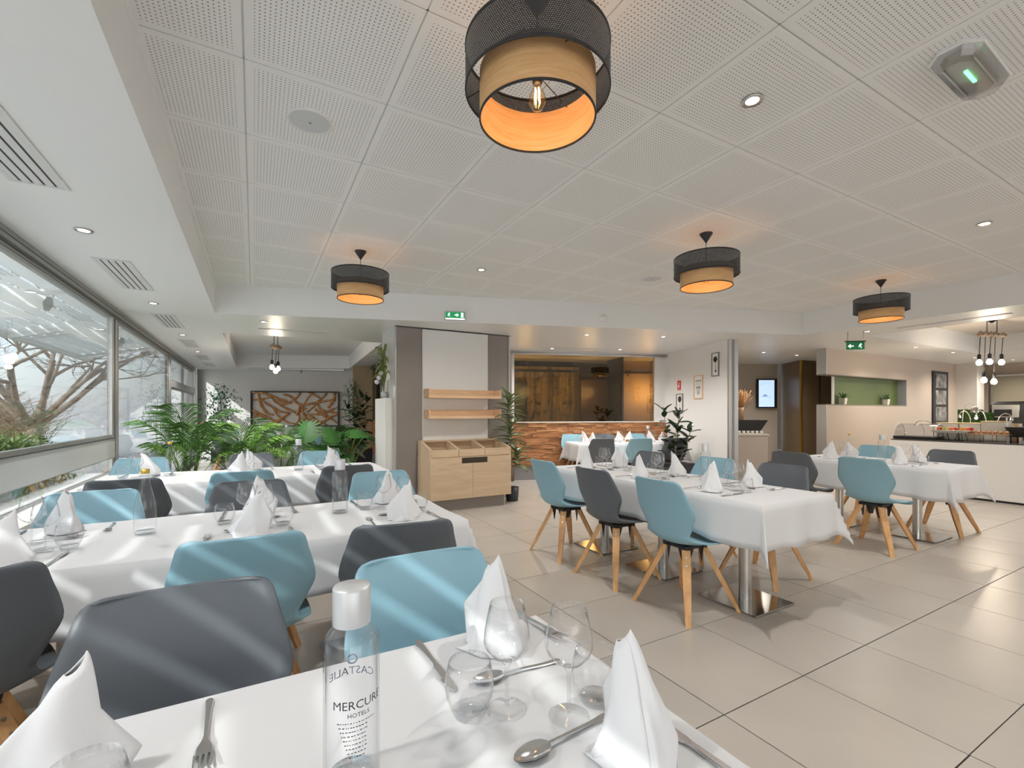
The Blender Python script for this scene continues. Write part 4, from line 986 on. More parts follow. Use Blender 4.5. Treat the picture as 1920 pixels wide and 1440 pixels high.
# ---------------------------------------------------------------- cluster pendants with bare bulbs
def cluster(loc, rz, label, n, drops, bar_z, bar_L, rope):
    t = thing('cluster_lamp', label, 'lamp', loc, rz)
    MB().lathe([(.05, 0), (.05, -.02), (.01, -.05)], 16).build('ceiling_rose', BLACKM, t)
    mb = MB()
    for s in (-.12*bar_L/.6, .12*bar_L/.6): mb.tube([(s, 0, 0), (s, 0, -bar_z)], .006, 6)
    mb.build('hanging_cord', BLACKM, t)
    MB().tube([(-bar_L/2, 0, -bar_z), (-bar_L/2+.02, 0, -bar_z), (bar_L/2-.02, 0, -bar_z), (bar_L/2, 0, -bar_z)], [.03, .038, .038, .03], 12).build('wooden_bar', wood('bar wood', (.25, .16, .1), (.45, .33, .24)), t)
    for k, (x, dz) in enumerate(drops):
        MB().tube([(x, 0, -bar_z), (x, .02, -bar_z-dz)], .005, 6).build('cord', BLACKM, t)
        MB().tube([(x, -.045, -bar_z+.0), (x, 0, -bar_z+.045), (x, .045, -bar_z), (x, 0, -bar_z-.045), (x, -.045, -bar_z)], .008, 6).build('cord_wrap', mat('rope', (.2, .15, .1), .8), t)
        MB().lathe([(.022, -bar_z-dz-.09), (.025, -bar_z-dz-.02), (.012, -bar_z-dz)], 14, T(x, .02, 0)).build('socket', BLACKM, t)
        MB().lathe([(.012, -bar_z-dz-.085), (.035, -bar_z-dz-.12), (.040, -bar_z-dz-.145), (.028, -bar_z-dz-.175), (0, -bar_z-dz-.185)], 16, T(x, .02, 0), cap=False).build('bulb', BULBW, t)
px = 8.5; Y_ = 2.55
cluster((10.45, 2.74, ZC), -.25, 'cluster of glowing bare bulbs hanging from a wooden bar above the buffet', 5, ((-.26, .32), (-.15, .60), (-.02, .30), (.08, .62), (.26, .30)), .24, .58, 1)
point(10.45, 2.74, 1.75, 20)
cluster((.35, 9.53, ZC), .9, 'small cluster of glowing bulbs in the far dining bay before the driftwood picture', 3, ((-.08, .24), (.02, .30), (.09, .25)), .30, .26, 1)
point(.35, 9.53, 1.95, 11)

# ---------------------------------------------------------------- oak sideboard and wall shelves
sb = thing('sideboard', 'pale oak service sideboard with three tilted bins in front of the grey column', 'cabinet', (1.94, 5.60, 0))
Wd, Dp = 1.17, .50
sp_ = [(0, .15), (Dp, .15), (Dp, .89), (.10, .89-.0), (0, .79)]
def side(x): return MB().add([(x, y, z) for y, z in ((0, .15), (Dp, .15), (Dp, .90), (Dp-.09, .90), (0, .80))]+[(x+.02, y, z) for y, z in ((0, .15), (Dp, .15), (Dp, .90), (Dp-.09, .90), (0, .80))],
    [(0, 1, 2, 3, 4), (9, 8, 7, 6, 5)]+[((i+1) % 5, i, i+5, (i+1) % 5+5) for i in range(5)])
for x in (0, Wd-.02): side(x).build('side_panel', LAM, sb)
MB().box(.02, Wd-.02, .01, Dp, .15, .17).box(.02, Wd-.02, Dp-.09, Dp, .88, .90).box(.02, Wd-.02, Dp-.02, Dp, .17, .88).box(.02, Wd-.02, .02, Dp-.02, .66, .68).build('carcass', LAM, sb)
bw_ = (Wd-.04)/3
for k in range(3):
    x = .02+k*bw_
    b = MB(); b.box(x+.003, x+bw_-.003, 0, .016, .705, .80); 
    for xx in (x+.003, x+bw_-.018): b.add([(xx, .016, .69), (xx+.015, .016, .69), (xx+.015, Dp-.09, .69), (xx, Dp-.09, .69), (xx, .016, .80), (xx+.015, .016, .80), (xx+.015, Dp-.09, .90), (xx, Dp-.09, .90)], [(0, 3, 2, 1), (4, 5, 6, 7), (0, 1, 5, 4), (1, 2, 6, 5), (2, 3, 7, 6), (3, 0, 4, 7)])
    b.box(x+.018, x+bw_-.018, .016, Dp-.09, .685, .695); b.build('bin', LAM, sb)
    MB().box(x+.05, x+bw_-.05, .10, .36, .6951, .697).build('bin_opening', BLACKP, sb)
MB().bbox(.004, Wd/2-.0015, -.016, 0, .155, .695, .001).build('door', LAM, sb)
d2 = MB().bbox(Wd/2+.0015, Wd-.004, -.016, 0, .155, .695, .001).build('door', LAM, sb)
MB().box(.43, .80, -.018, .002, .615, .688).build('hand_slot', mat('slot shadow brown', (.05, .035, .025), .8), sb)
MB().box(.05, Wd-.08, .05, Dp-.06, 0, .15).build('plinth', GREIGE, sb)
MB().box(Wd-.10, Wd-.06, .055, .06, 0, .15).box(Wd-.02, Wd+.05, .30, .34, 0, .12).build('foot', ALU, sb)
for z0, lb in ((1.475, 'upper open box shelf of pale beech on the white panel'), (1.195, 'lower open box shelf of pale beech on the white panel')):
    t = thing('wall_shelf', lb, 'shelf', (2.02, 5.86, z0))
    MB().bbox(0, 1.08, 0, .23, 0, .018, .001).build('bottom_board', SHELFW, t)
    MB().bbox(0, 1.08, .212, .23, .018, .125, .001).build('back_board', SHELFW, t)
    MB().bbox(0, .018, 0, .212, .018, .125, .001).build('end_board', SHELFW, t); MB().bbox(1.062, 1.08, 0, .212, .018, .125, .001).build('end_board', SHELFW, t)
    MB().bbox(.018, 1.062, 0, .012, .018, .040, .001).build('front_lip', SHELFW, t)

# ---------------------------------------------------------------- driftwood picture on the far wall
ap = thing('driftwood_picture', 'long black framed relief of crossing driftwood branches on the far wall', 'picture', (0, 0, 0))
o0 = Vector((-.06, 14.75, 0)); MA = T(-.06, 14.735, .87) @ rot(EANG)
FW, FH = 2.32, 1.0
mb = MB(); fr = .035
MB().box(0, FW, -.09, -.0, 0, fr, MA).box(0, FW, -.09, 0, FH-fr, FH, MA).box(0, fr, -.09, 0, fr, FH-fr, MA).box(FW-fr, FW, -.09, 0, fr, FH-fr, MA).build('frame', BLACKP, ap)
MB().box(fr, FW-fr, -.015, -.0, fr, FH-fr, MA).build('backing_board', PAPER, ap)
CRV = [((470, 80), (560, 85), (640, 110), (720, 140), (800, 160)), ((470, 150), (560, 145), (650, 120)), ((530, 100), (545, 170), (570, 230), (620, 285), (670, 290)), ((650, 130), (700, 180), (780, 230), (850, 260), (905, 300), (905, 350), (870, 395)),
 ((760, 100), (820, 115), (880, 170), (930, 210), (980, 240)), ((840, 165), (780, 190), (740, 195)), ((925, 80), (880, 130), (850, 160)), ((920, 200), (905, 260), (890, 300)), ((940, 205), (1000, 190), (1080, 175), (1160, 160), (1230, 145)),
 ((1000, 80), (1040, 95), (1080, 115), (1130, 140)), ((1040, 80), (990, 130), (950, 200)), ((1175, 80), (1130, 130), (1080, 170), (1040, 220), (980, 270)), ((1250, 80), (1245, 140), (1215, 190), (1185, 225)), ((1085, 190), (1105, 230), (1150, 260), (1210, 265), (1280, 275)),
 ((1280, 215), (1220, 245), (1160, 260)), ((960, 290), (1050, 290), (1150, 285), (1210, 250)), ((470, 250), (540, 285), (620, 320), (690, 360)), ((670, 240), (700, 290), (740, 330), (800, 365), (880, 385)), ((660, 230), (710, 255), (800, 275)),
 ((820, 275), (760, 320), (700, 370), (650, 400)), ((560, 400), (620, 385), (700, 350), (740, 330)), ((945, 270), (960, 320), (920, 370), (880, 400)), ((950, 290), (990, 335), (1060, 360), (1120, 365)), ((1280, 290), (1210, 315), (1150, 355), (1090, 385), (1030, 400)),
 ((1140, 285), (1200, 320), (1275, 375)), ((1080, 395), (1130, 365), (1170, 400)), ((1060, 240), (1120, 285), (1170, 320)), ((1010, 310), (1050, 330), (1090, 355)), ((575, 165), (640, 210), (700, 240)), ((480, 310), (540, 300), (600, 320)), ((930, 180), (935, 240), (950, 290)), ((700, 150), (760, 175), (840, 180))]
rnd = random.Random(2)
for k, cv in enumerate(CRV):
    P_ = [((x-460)/835*FW, (1-(y-65)/345)*FH) for x, y in cv]; n = 4*(len(P_)-1); pts = []; rs = []
    dpt = -.03-.035*rnd.random(); th = rnd.uniform(.028, .044)
    for i in range(n+1):
        q = interp([list(p) for p in P_], i/n); x = min(FW-fr, max(fr, q[0])); z = min(FH-fr, max(fr, q[1]))
        pts.append((x, dpt+.01*math.sin(i*.7+k), z)); rs.append(th*(1.15-.75*abs(i/n-.4))*(1+.18*math.sin(i*1.9+k)))
    MB().tube(pts, rs, 8, M=MA, flat=.8).build('branch', DRIFT, ap)

# ---------------------------------------------------------------- framed botanical prints and fire sign on the white wall
def wallframe(x0, z0, x1, z1, label, style, fm):
    """x along the wall from its near end"""
    t = thing('framed_print', label, 'picture'); M = MW; w = .014
    MB().box(x0, x1, 0, .02, z0, z0+w, M).box(x0, x1, 0, .02, z1-w, z1, M).box(x0, x0+w, 0, .02, z0+w, z1-w, M).box(x1-w, x1, 0, .02, z0+w, z1-w, M).build('frame', fm, t)
    MB().box(x0+w, x1-w, 0, .008, z0+w, z1-w, M).build('paper', PAPER, t)
    cx, cz, W_, H_ = (x0+x1)/2, (z0+z1)/2, x1-x0, z1-z0; mb = MB(); rnd = random.Random(int(x0*100))
    def disc(x, z, r, n=14, wob=.12):
        mb.add([(x, .0095, z)]+[(x+r*(1+rnd.uniform(-wob, wob))*math.cos(2*PI*i/n), .0095, z+r*(1+rnd.uniform(-wob, wob))*math.sin(2*PI*i/n)) for i in range(n)], [(0, i+1, (i+1) % n+1) for i in range(n)], M)
    def ln(x_0, z_0, x_1, z_1, w_=.003):
        mb.add([(x_0-w_, .0093, z_0), (x_0+w_, .0093, z_0), (x_1+w_, .0093, z_1), (x_1-w_, .0093, z_1)], [(0, 1, 2, 3)], M)
    if style == 0:
        disc(cx, cz+H_*.22, W_*.27); disc(cx-.01, cz-H_*.28, W_*.11); ln(cx, cz+H_*.1, cx-.004, cz-H_*.25, .004)
    else:
        for k in range(5):
            a = (k-2)*.045; ln(cx+a*.3, cz-H_*.32, cx+a*.7, cz+H_*.05, .0035); ln(cx+a*.7, cz+H_*.05, cx+a*.8, cz+H_*.26, .0025); disc(cx+a*.8, cz+H_*.27, .014, 8); disc(cx+a*.6, cz-H_*.02, .013, 8)
    mb.build('plant_drawing', INK if style == 0 else GINK, t)['kind'] = 'stuff'
def along(px):  # distance along the picture wall for a photo column (used once to set the real spots)
    a = (px-960)/865.6; rx, ry = a*c0+s0, -a*s0+c0
    det = rx*(-WD.y)+WD.x*ry; D = (WP[0]*(-WD.y)+WD.x*WP[1])/det
    return (rx*D-WP[0])*WD.x+(ry*D-WP[1])*WD.y
wallframe(.235, 1.88, .425, 2.27, 'upper right black and white plant print in a grey frame on the white wall', 0, mat('grey frame', (.22, .22, .22), .5))
wallframe(.68, 1.52, .94, 1.93, 'middle print of pale flower stems in a light wood frame', 1, SHELFW)
wallframe(1.30, 1.27, 1.52, 1.63, 'lower left plant print in a grey frame under the red sign', 0, mat('grey frame', (1, 1, 1)))
fs = thing('fire_sign', 'small red fire extinguisher sign above the lower left print', 'sign')
MB().box(1.38, 1.50, 0, .004, 1.70, 1.88, MW).build('plate', mat('sign red', (.62, .03, .03), .5), fs)
MB().box(1.425, 1.445, .004, .006, 1.745, 1.83, MW).box(1.455, 1.475, .004, .006, 1.745, 1.80, MW).box(1.40, 1.48, .004, .006, 1.715, 1.722, MW).box(1.43, 1.455, .004, .006, 1.835, 1.85, MW).build('pictogram', PAPER, fs)['kind'] = 'stuff'
# two black framed photo panels on the beige wall
t = thing('photo_strip', 'tall black frame holding three black and white photographs on the beige wall', 'picture', (13.42, 4.5, 0))
MB().box(0, .82, -.03, -.001, 1.02, 2.22).build('frame', BLACKP, t)
for k in range(3): MB().box(.12, .70, -.035, -.03, 1.08+.38*k, 1.40+.38*k).build('photograph', mat('photo print', (.22, .22, .21), .4, var=.95, vscale=7), t)

# ---------------------------------------------------------------- hall: screen, dry grass, cup counter
t = thing('wall_screen', 'upright lit information screen with black frame on the hall wall', 'screen')
Mc = T(10.60, 6.88, 1.38) @ rot(math.atan2(-.55, .98))
MB().bbox(0, .47, -.09, -.02, 0, .70, .004, Mc).build('housing', BLACKP, t)
MB().box(.03, .40, -.092, -.09, .03, .67, Mc).build('display', SCREEN, t)
mb = MB(); sc_ = mat('screen grey', (.25, .3, .4), .5, emit=(.25, .32, .45), estr=.6)
mb.box(.06, .30, -.094, -.092, .60, .606, Mc).box(.06, .16, -.094, -.092, .57, .575, Mc)
for k in range(6): mb.box(.12+k*.02, .138+k*.02, -.094, -.092, .28, .30+.012*(3-abs(k-2.5)), Mc)
mb.box(.10, .33, -.094, -.092, .262, .268, Mc); mb.build('graphics', sc_, t)['kind'] = 'stuff'
cc = thing('service_counter', 'low grey counter with cups just behind the end of the white wall', 'counter', (7.85, 5.35, 0), -.50)
MB().bbox(-.66, .33, -.25, .25, 0, .86, .005).build('body', mat('taupe counter', (.42, .37, .33), .5), cc)
MB().bbox(-.68, .35, -.27, .27, .86, .89, .003).build('top', mat('taupe counter top', (.5, .46, .42), .4), cc)
for k in range(8):
    p = Matrix.Rotation(-.50, 4, 'Z') @ Vector((-.30+.08*k, -.16, 0)); o = MB().lathe([(.018, 0), (.026, .04), (.028, .055), (.024, .055), (.015, .006), (0, .006)], 12).build('cup', WHITEG, None, (7.85+p.x, 5.35+p.y, .891)); tag(o, 'white cup in the front row on the grey hall counter', 'cup', 'white cups on the hall counter')
mb = MB()
bk_ = thing('black_trough', 'black flared display trough standing behind the cup counter', 'trough', (8.35, 5.75, 0), -.50)
loft([([(-.75, -.2), (.22, -.2), (.22, .2), (-.75, .2)], .0), ([(-.75, -.2), (.22, -.2), (.22, .2), (-.75, .2)], .80), ([(-.80, -.25), (.42, -.25), (.42, .25), (-.80, .25)], 1.13)]).build('body', BLACKP, bk_)
vs = thing('dry_grass_vase', 'bundle of dry brown grasses in a tan vase on the black trough', 'vase', (8.42, 5.80, 1.135))
MB().lathe([(.07, 0), (.085, .05), (.08, .18), (.085, .24), (.075, .24), (.07, .18), (.06, .02), (0, .02)], 18).build('vase', mat('tan vase', (.42, .27, .16), .6), vs)
rnd = random.Random(6); mb = MB()
for k in range(70):
    a = rnd.uniform(0, 6.28); q = rnd.uniform(.05, .24); h = rnd.uniform(.38, .60)
    p1 = (q*.4*math.cos(a), q*.4*math.sin(a), h*.55); p2 = (q*math.cos(a), q*math.sin(a), h); mb.tube([(0.03*math.cos(a), .03*math.sin(a), .05), p1, p2], [.003, .003, .007], 4)
mb.build('grass', DRY, vs)['kind'] = 'stuff'
def small_plant(x, y, z, lb):
    t = thing('potted_plant', lb, 'plant', (x, y, z))
    MB().lathe([(.05, 0), (.066, .10), (.070, .12), (.062, .12), (.055, .09), (0, .09)], 4, rot(PI/4), smooth=False).build('pot', mat('cream pot', (.72, .68, .58), .5), t)
    rnd = random.Random(int(x*10)); mb = MB()
    for k in range(26):
        a = rnd.uniform(0, 6.28); e = rnd.uniform(.3, 1.3); l = rnd.uniform(.09, .19)
        d = Vector((math.cos(a)*math.cos(e), math.sin(a)*math.cos(e), math.sin(e))); s_ = Vector((-math.sin(a), math.cos(a), 0))*.012; b = Vector((0, 0, .10))
        mb.add([tuple(b-s_*.5), tuple(b+s_*.5), tuple(b+d*l*.6+s_), tuple(b+d*l), tuple(b+d*l*.6-s_)], [(0, 1, 2, 3, 4)])
    mb.build('leaves', LEAF, t)['kind'] = 'stuff'
small_plant(9.75, 4.575, 1.429, 'small succulent in a cream pot at the left of the green niche'); small_plant(11.45, 4.575, 1.429, 'small succulent in a cream pot at the right of the green niche')

# ---------------------------------------------------------------- buffet counter and what stands on it
bf = thing('buffet_counter', 'long glossy white buffet counter at the right with a dark stone top', 'counter', (9.22, 0, 0))
MB().bbox(0, .95, -1.2, 3.64, .03, .825, .003).build('body', WHITEG, bf)
MB().bbox(.002, .97, -1.2, 3.62, .825, .845, .002).build('worktop', mat('dark stone top', (.10, .09, .08), .15), bf)
MB().box(.03, .92, -1.2, 3.60, 0, .03).build('plinth', BLACKP, bf)
KZ = .846
dm = thing('dome_display', 'clear rolling-top acrylic food dome on a black tray', 'food display', (9.55, 3.36, KZ), 0); dm.scale = (.95, .85, 1.0)
MB().bbox(-.22, .22, -.33, .33, 0, .045, .006).build('tray', BLACKP, dm)
dome = MB(); n = 18
dome.grid(lambda a, b: (-.20*math.cos(PI*a), -.31+.62*b, .047+.20*math.sin(PI*a)**.85), n, 8)
for y in (-.31, .31): dome.add([(-.20*math.cos(PI*i/n), y, .047+.20*math.sin(PI*i/n)**.85) for i in range(n+1)], [tuple(range(n+1))])
dome.build('dome', ACRYL, dm)
MB().tube([(-.20*math.cos(PI*i/n), -.31, .047+.20*math.sin(PI*i/n)**.85) for i in range(n+1)], .006, 6).tube([(-.20*math.cos(PI*i/n), .31, .047+.20*math.sin(PI*i/n)**.85) for i in range(n+1)], .006, 6).tube([(-.20*math.cos(PI*i/n), .0, .047+.20*math.sin(PI*i/n)**.85) for i in range(n+1)], .004, 6).build('rib', mat('clear edge', (.75, .75, .77), .3), dm)
ft = thing('fruit_platter', 'white rectangular platter on black angled legs holding fruit', 'platter', (9.45, 2.90, KZ), 0); ft.scale = (1, .72, 1)
mb = MB()
for y in (-.18, .12):
    mb.tube([(-.1, y, .0), (-.08, y+.03, .12)], .006, 5); mb.tube([(-.1, y+.12, .0), (-.08, y+.08, .12)], .006, 5); mb.tube([(.1, y, .0), (.08, y+.03, .12)], .006, 5)
mb.box(-.11, -.09, -.2, .26, 0, .008).build('legs', BLACKM, ft)
loft([([(-.10, -.24), (.10, -.24), (.10, .28), (-.10, .28)], .12), ([(-.14, -.30), (.14, -.30), (.14, .34), (-.14, .34)], .155)]).build('tray', WHITEG, ft)
rnd = random.Random(9)
for k in range(10):
    c_ = ((.75, .20, .04), (.55, .03, .03), (.30, .42, .06), (.80, .30, .06))[k % 4]; nm = ('orange', 'apple', 'apple', 'orange')[k % 4]
    o = MB().lathe([(0, -.035), (.02, -.033), (.036, -.01), (.036, .012), (.022, .031), (.004, .032), (0, .028)], 14).build(nm, mat('fruit %d' % (k % 4), c_, .35), None, (9.45+rnd.uniform(-.05, .05), 2.90+.19-.043*k, KZ+.155+.027)); o.scale = (.72, .72, .72)
    tag(o, ('red-orange fruit', 'dark red apple', 'green apple', 'deep orange fruit')[k % 4]+' lying on the white buffet platter', 'fruit', ('oranges', 'red apples', 'green apples', 'deep oranges')[k % 4]+' on the platter')
st = thing('cake_stand', 'copper stand with a wooden board of small pastries on the buffet', 'stand', (9.45, 2.50, KZ))
MB().bbox(-.09, .09, -.22, .22, .105, .118, .002).build('board', TOPW, st)
mb = MB()
for y in (-.19, -.05, .09, .19):
    mb.tube([(-.08, y, 0), (-.08, y, .105), (.08, y, .105), (.08, y, 0)], .004, 5)
mb.build('wire_legs', mat('copper', (.7, .35, .2), .3, 1), st)
for k in range(7):
    o = MB().lathe([(.018, 0), (.026, .018), (.030, .02), (.022, .035), (.008, .05), (0, .052)], 12).build('pastry', mat('pastry', (.62, .38, .22), .7, var=.4, vscale=40), None, (9.45, 2.50+.18-.06*k, KZ+.1185)); tag(o, 'small piped pastry on the copper cake stand', 'pastry', 'pastries on the copper cake stand')
for k, (y, w) in enumerate(((3.05, .26), (2.78, .24), (2.52, .27))):
    n_ = ('left', 'middle', 'right')[k]
    t = thing('food_bin', n_+' translucent white food box at the back of the buffet', 'box', (9.78, y, KZ))
    MB().bbox(-.12, .12, -w/2, w/2, 0, .26+.03*(k == 2), .006).build('box', mat('frosted food box', (.72, .73, .68), .3, alpha=1), t)
    MB().box(-.125, .125, -w/2-.005, w/2+.005, .26+.03*(k == 2), .272+.03*(k == 2)).build('lid', mat('box rim', (.70, .58, .30), .4), t)
def gooseneck(x, y, h, reach, lb, head='small', rz=0):
    t = thing('buffet_lamp', lb, 'lamp', (x, y, KZ), rz)
    MB().lathe([(.04, 0), (.04, .01), (.01, .015)], 14).build('base', BRUSH, t)
    pts = [(0, 0, .01), (0, 0, h*.55)]+[(reach*(1-math.cos(a)), 0, h*.55+h*.45*math.sin(a)) for a in (.4, .8, 1.2, 1.6, 2.0, 2.3)]
    MB().tube(pts, .006, 6).build('neck', BRUSH, t); e = pts[-1]; r = .05 if head == 'big' else .022
    MB().lathe([(r, -.06 if head != 'big' else -.10), (r*.8, -.02), (.008, 0)], 14, T(*e), cap=False).build('head', BRUSH, t)
    if 'glowing tip' in lb: MB().lathe([(0, -.085), (.016, -.075), (.02, -.06), (.012, -.045), (0, -.04)], 12, T(*e)).build('bulb', BULBW, t)
gooseneck(10.02, 2.97, .60, .09, 'tall chrome heat lamp with bell head behind the food dome', 'big', -.9)
gooseneck(9.68, 3.22, .30, .14, 'arched slim buffet lamp right of the food dome', rz=PI/2)
gooseneck(9.98, 2.86, .46, .09, 'arched slim buffet lamp above the fruit platter, left of the glowing one', rz=2.4)
gooseneck(9.98, 2.68, .46, .07, 'arched slim buffet lamp with the glowing tip', rz=PI/2)
gooseneck(9.98, 2.56, .42, .09, 'arched slim buffet lamp right of the glowing one', rz=-1.2)
point(9.80, 2.73, KZ+.44, 2)
# second buffet island behind with dark goods
t = thing('back_counter', 'dark back counter behind the white buffet', 'counter', (11.3, 0, 0)); MB().bbox(0, .7, -1.2, 3.6, 0, .88, .004).build('body', mat('dark laminate', (.05, .05, .045), .5), t); MB().bbox(-.02, .72, -1.22, 3.62, .88, .91, .003).build('top', mat('dark stone top', (1, 1, 1)), t)
for y, w, h, lb in ((3.30, .30, .42, 'upright block of green moss behind the buffet lamps'), (3.04, .14, .36, 'narrow green moss block left of the coffee machine'), (2.40, .30, .34, 'green moss block at the right photo edge')):
    t = thing('moss_block', lb, 'plant', (11.5, y, .911)); MB().bbox(-.1, .1, -w/2, w/2, 0, h, .01).build('core', mat('moss dark', (.03, .06, .015), .9, bump=1, bscale=60), t)
    rnd = random.Random(int(y*9)); mb = MB()
    for k in range(500):
        yy, zz = rnd.uniform(-w/2, w/2), rnd.uniform(0, h); mb.add([(-.10, yy-.005, zz), (-.10, yy+.005, zz), (-.115-rnd.random()*.015, yy, zz+.02)], [(0, 1, 2)])
    mb.build('grass_blades', LEAF, t)['kind'] = 'stuff'
cm_ = thing('coffee_machine', 'black and chrome coffee machine on the back counter', 'coffee machine', (11.65, 2.80, .911))
MB().bbox(-.2, .25, -.25, .25, .05, .56, .05).build('body', BLACKP, cm_); MB().bbox(-.22, -.198, -.14, .20, .28, .50, .004).build('front_panel', BRUSH, cm_); MB().bbox(-.24, -.20, -.05, .17, .30, .42, .004).build('display', mat('dark glass', (.02, .02, .02), .1), cm_)
MB().bbox(-.32, -.2, -.2, .2, 0, .06, .004).build('drip_tray', BRUSH, cm_); MB().tube([(-.26, 0, .28), (-.26, 0, .18)], .02, 8).build('spout', BRUSH, cm_)
t = thing('coffee_grinder', 'black grinder and dispenser at the right photo edge of the back counter', 'dispenser', (11.3, 2.20, .911)); MB().bbox(-.15, .2, -.2, .25, 0, .40, .02).build('body', BLACKP, t); MB().bbox(-.17, -.15, -.12, .16, .12, .30, .003).build('front_panel', GREYFR, t)
t = thing('bread_box', 'pale wooden bread box with slanted side on the buffet back row', 'box', (10.02, 2.42, KZ)); t.scale = (.8, .7, .7); MB().add([(-.1, -.14, 0), (-.1, .28, 0), (-.1, .02, .38), (-.1, -.14, .38), (.1, -.14, 0), (.1, .28, 0), (.1, .02, .38), (.1, -.14, .38)], [(0, 1, 2, 3), (7, 6, 5, 4), (0, 4, 5, 1), (1, 5, 6, 2), (2, 6, 7, 3), (3, 7, 4, 0)]).build('box', SHELFW, t)
t = thing('chafing_dish', 'black chafing pan at the right end of the visible buffet', 'pan', (9.66, 2.14, KZ)); loft([([(-.16, -.17), (.16, -.17), (.16, .17), (-.16, .17)], .08), ([(-.20, -.20), (.20, -.20), (.20, .20), (-.20, .20)], .21)]).build('pan', BLACKP, t); MB().bbox(-.21, .21, -.21, .21, .21, .225, .003).build('rim', BLACKM, t)
mb = MB()
for sx in (-.15, .15):
    for sy in (-.16, .16): mb.tube([(sx, sy, 0), (sx, sy, .09)], .01, 6)
mb.build('legs', BLACKM, t); MB().tube([(-.15, -.14, .26), (-.1, -.16, .32), (.05, -.16, .32)], .008, 6).tube([(-.15, -.14, .225), (-.15, -.14, .26)], .008, 6).build('handle', BRUSH, t)

# ---------------------------------------------------------------- plants
def frond_mesh(seed, L=1.0, n=30, m=LEAF):
    rnd = random.Random(seed); mb = MB(); pts = []
    for i in range(n+1):
        s = i/n; pts.append(Vector((L*(s*.72+.0*s), 0, L*(.95*s-.62*s**2.4))))
    mb.tube([tuple(p) for p in pts], [.006*(1-.8*i/n)+.001 for i in range(n+1)], 5)
    for i in range(9, n+1):
        s = i/n; t = (pts[i]-pts[i-1]).normalized(); up = t.cross(Vector((0, 1, 0)))*-1
        ll = L*.30*math.sin(PI*min(1, (s-.22)/.78)*.86+.35)*rnd.uniform(.85, 1.1)
        for sd in (-1, 1):
            d = (t*.75+Vector((0, sd, 0))*.85+Vector((0, 0, rnd.uniform(-.05, .25)))).normalized(); w = up.cross(d).normalized()*0+t*.011
            p = pts[i]; q = p+d*ll*.5+Vector((0, 0, .01)); e = p+d*ll+Vector((0, 0, -ll*.38)); hw = Vector((0, 0, .004))+t*.009
            hw = hw*.72; v = [p-t*.003, p+t*.003, q+hw, q-hw, e]
            mb.add([tuple(a) for a in v], [(0, 1, 2, 3), (3, 2, 4)], None, False)
    return mb.mesh('frond', m)
FR = [frond_mesh(k) for k in (1, 2, 3)]
FRY = [frond_mesh(k, m=mat('bright palm leaf', (.20, .40, .06), .42, var=.3, vscale=4)) for k in (4, 5)]
def planter(t, w, h, round_=False):
    if round_: MB().lathe([(w*.42, 0), (w*.5, h), (w*.46, h), (w*.42, h-.04), (0, h-.04)], 24).build('pot', PLANTER, t)
    else: loft([([(-w/2*.9, -w/2*.9), (w/2*.9, -w/2*.9), (w/2*.9, w/2*.9), (-w/2*.9, w/2*.9)], 0), ([(-w/2, -w/2), (w/2, -w/2), (w/2, w/2), (-w/2, w/2)], h)]).build('pot', PLANTER, t)
    MB().lathe([(w*.44, h+.002), (0, h+.012)], 16, cap=False).build('soil', SOIL, t)
def palm(x, y, seed, n, label, sc=1.0, h=.45):
    t = thing('palm_plant', label, 'plant', (x, y, 0)); planter(t, .38, h); rnd = random.Random(seed)
    for k in range(n):
        a = rnd.uniform(0, 2*PI); o = link('frond', (FR if rnd.random() < .68 else FRY)[k % 2], t, (.07*math.cos(a), .07*math.sin(a), h)); s = sc*rnd.uniform(.55, 1.12)
        o.scale = (s, s, s); o.rotation_euler = (rnd.uniform(-.12, .12), rnd.uniform(-.85, .10), a)
palm(-.66, 6.45, 1, 17, 'large areca palm in the left corner by the window frame', 1.12)
palm(-.16, 6.75, 2, 20, 'tall areca palm behind the third table, in the middle of the greenery', 1.15)
palm(.28, 6.95, 5, 13, 'lower areca palm left of the monstera', .85, .45)
def monstera_leaf(seed):
    rnd = random.Random(seed); mb = MB(); N = 56; v = [(0, 0, 0)]; R = []
    for i in range(N+1):
        th = -PI+2*PI*i/N; a = abs(th)   # th=0 is the tip direction +x
        r = .17*(1.05-.28*math.cos(2*th)*.4+.12*math.cos(th))
        if a > 2.75: r *= .55+.45*(PI-a)/.4*.6
        ph = (a*3.1) % 1.0
        if .5 < a < 2.6 and ph > .80: r *= .50
        R.append(r); v.append((r*math.cos(th), r*.92*math.sin(th), -.12*r*abs(math.sin(th))-.35*r*r))
    mb.add(v, [(0, i+1, i+2) for i in range(N)], None, True)
    return mb.mesh('leaf', LEAFM)
ML = [monstera_leaf(1)]
def leafy(x, y, label, name, leaves, mesh, h, pot, stem_r=.006, seed=1, cat='plant'):
    t = thing(name, label, cat, (x, y, 0)); planter(t, pot, h)
    for (az, out_, z, tilt, s) in leaves:
        e = Vector((out_*math.cos(az), out_*math.sin(az), z)); MB().tube([(.02*math.cos(az), .02*math.sin(az), h), (e.x*.35, e.y*.35, h+(z-h)*.6), tuple(e)], stem_r, 6).build('stem', STEM, t)
        o = link('leaf', mesh, t, tuple(e)); o.scale = (s,)*3; o.rotation_euler = (0, tilt, az)
    return t
rnd = random.Random(12)
leafy(.78, 7.15, 'monstera with an upright split leaf above the third table', 'monstera_plant', [(-2.2, .25, 1.06, 1.2, 1.15), (-1.0, .30, 1.0, .9, 1.0)]+[(rnd.uniform(-3, 3), rnd.uniform(.2, .42), rnd.uniform(.62, .92), rnd.uniform(.2, .9), rnd.uniform(.8, 1.15)) for _ in range(12)], ML[0], .40, .36)
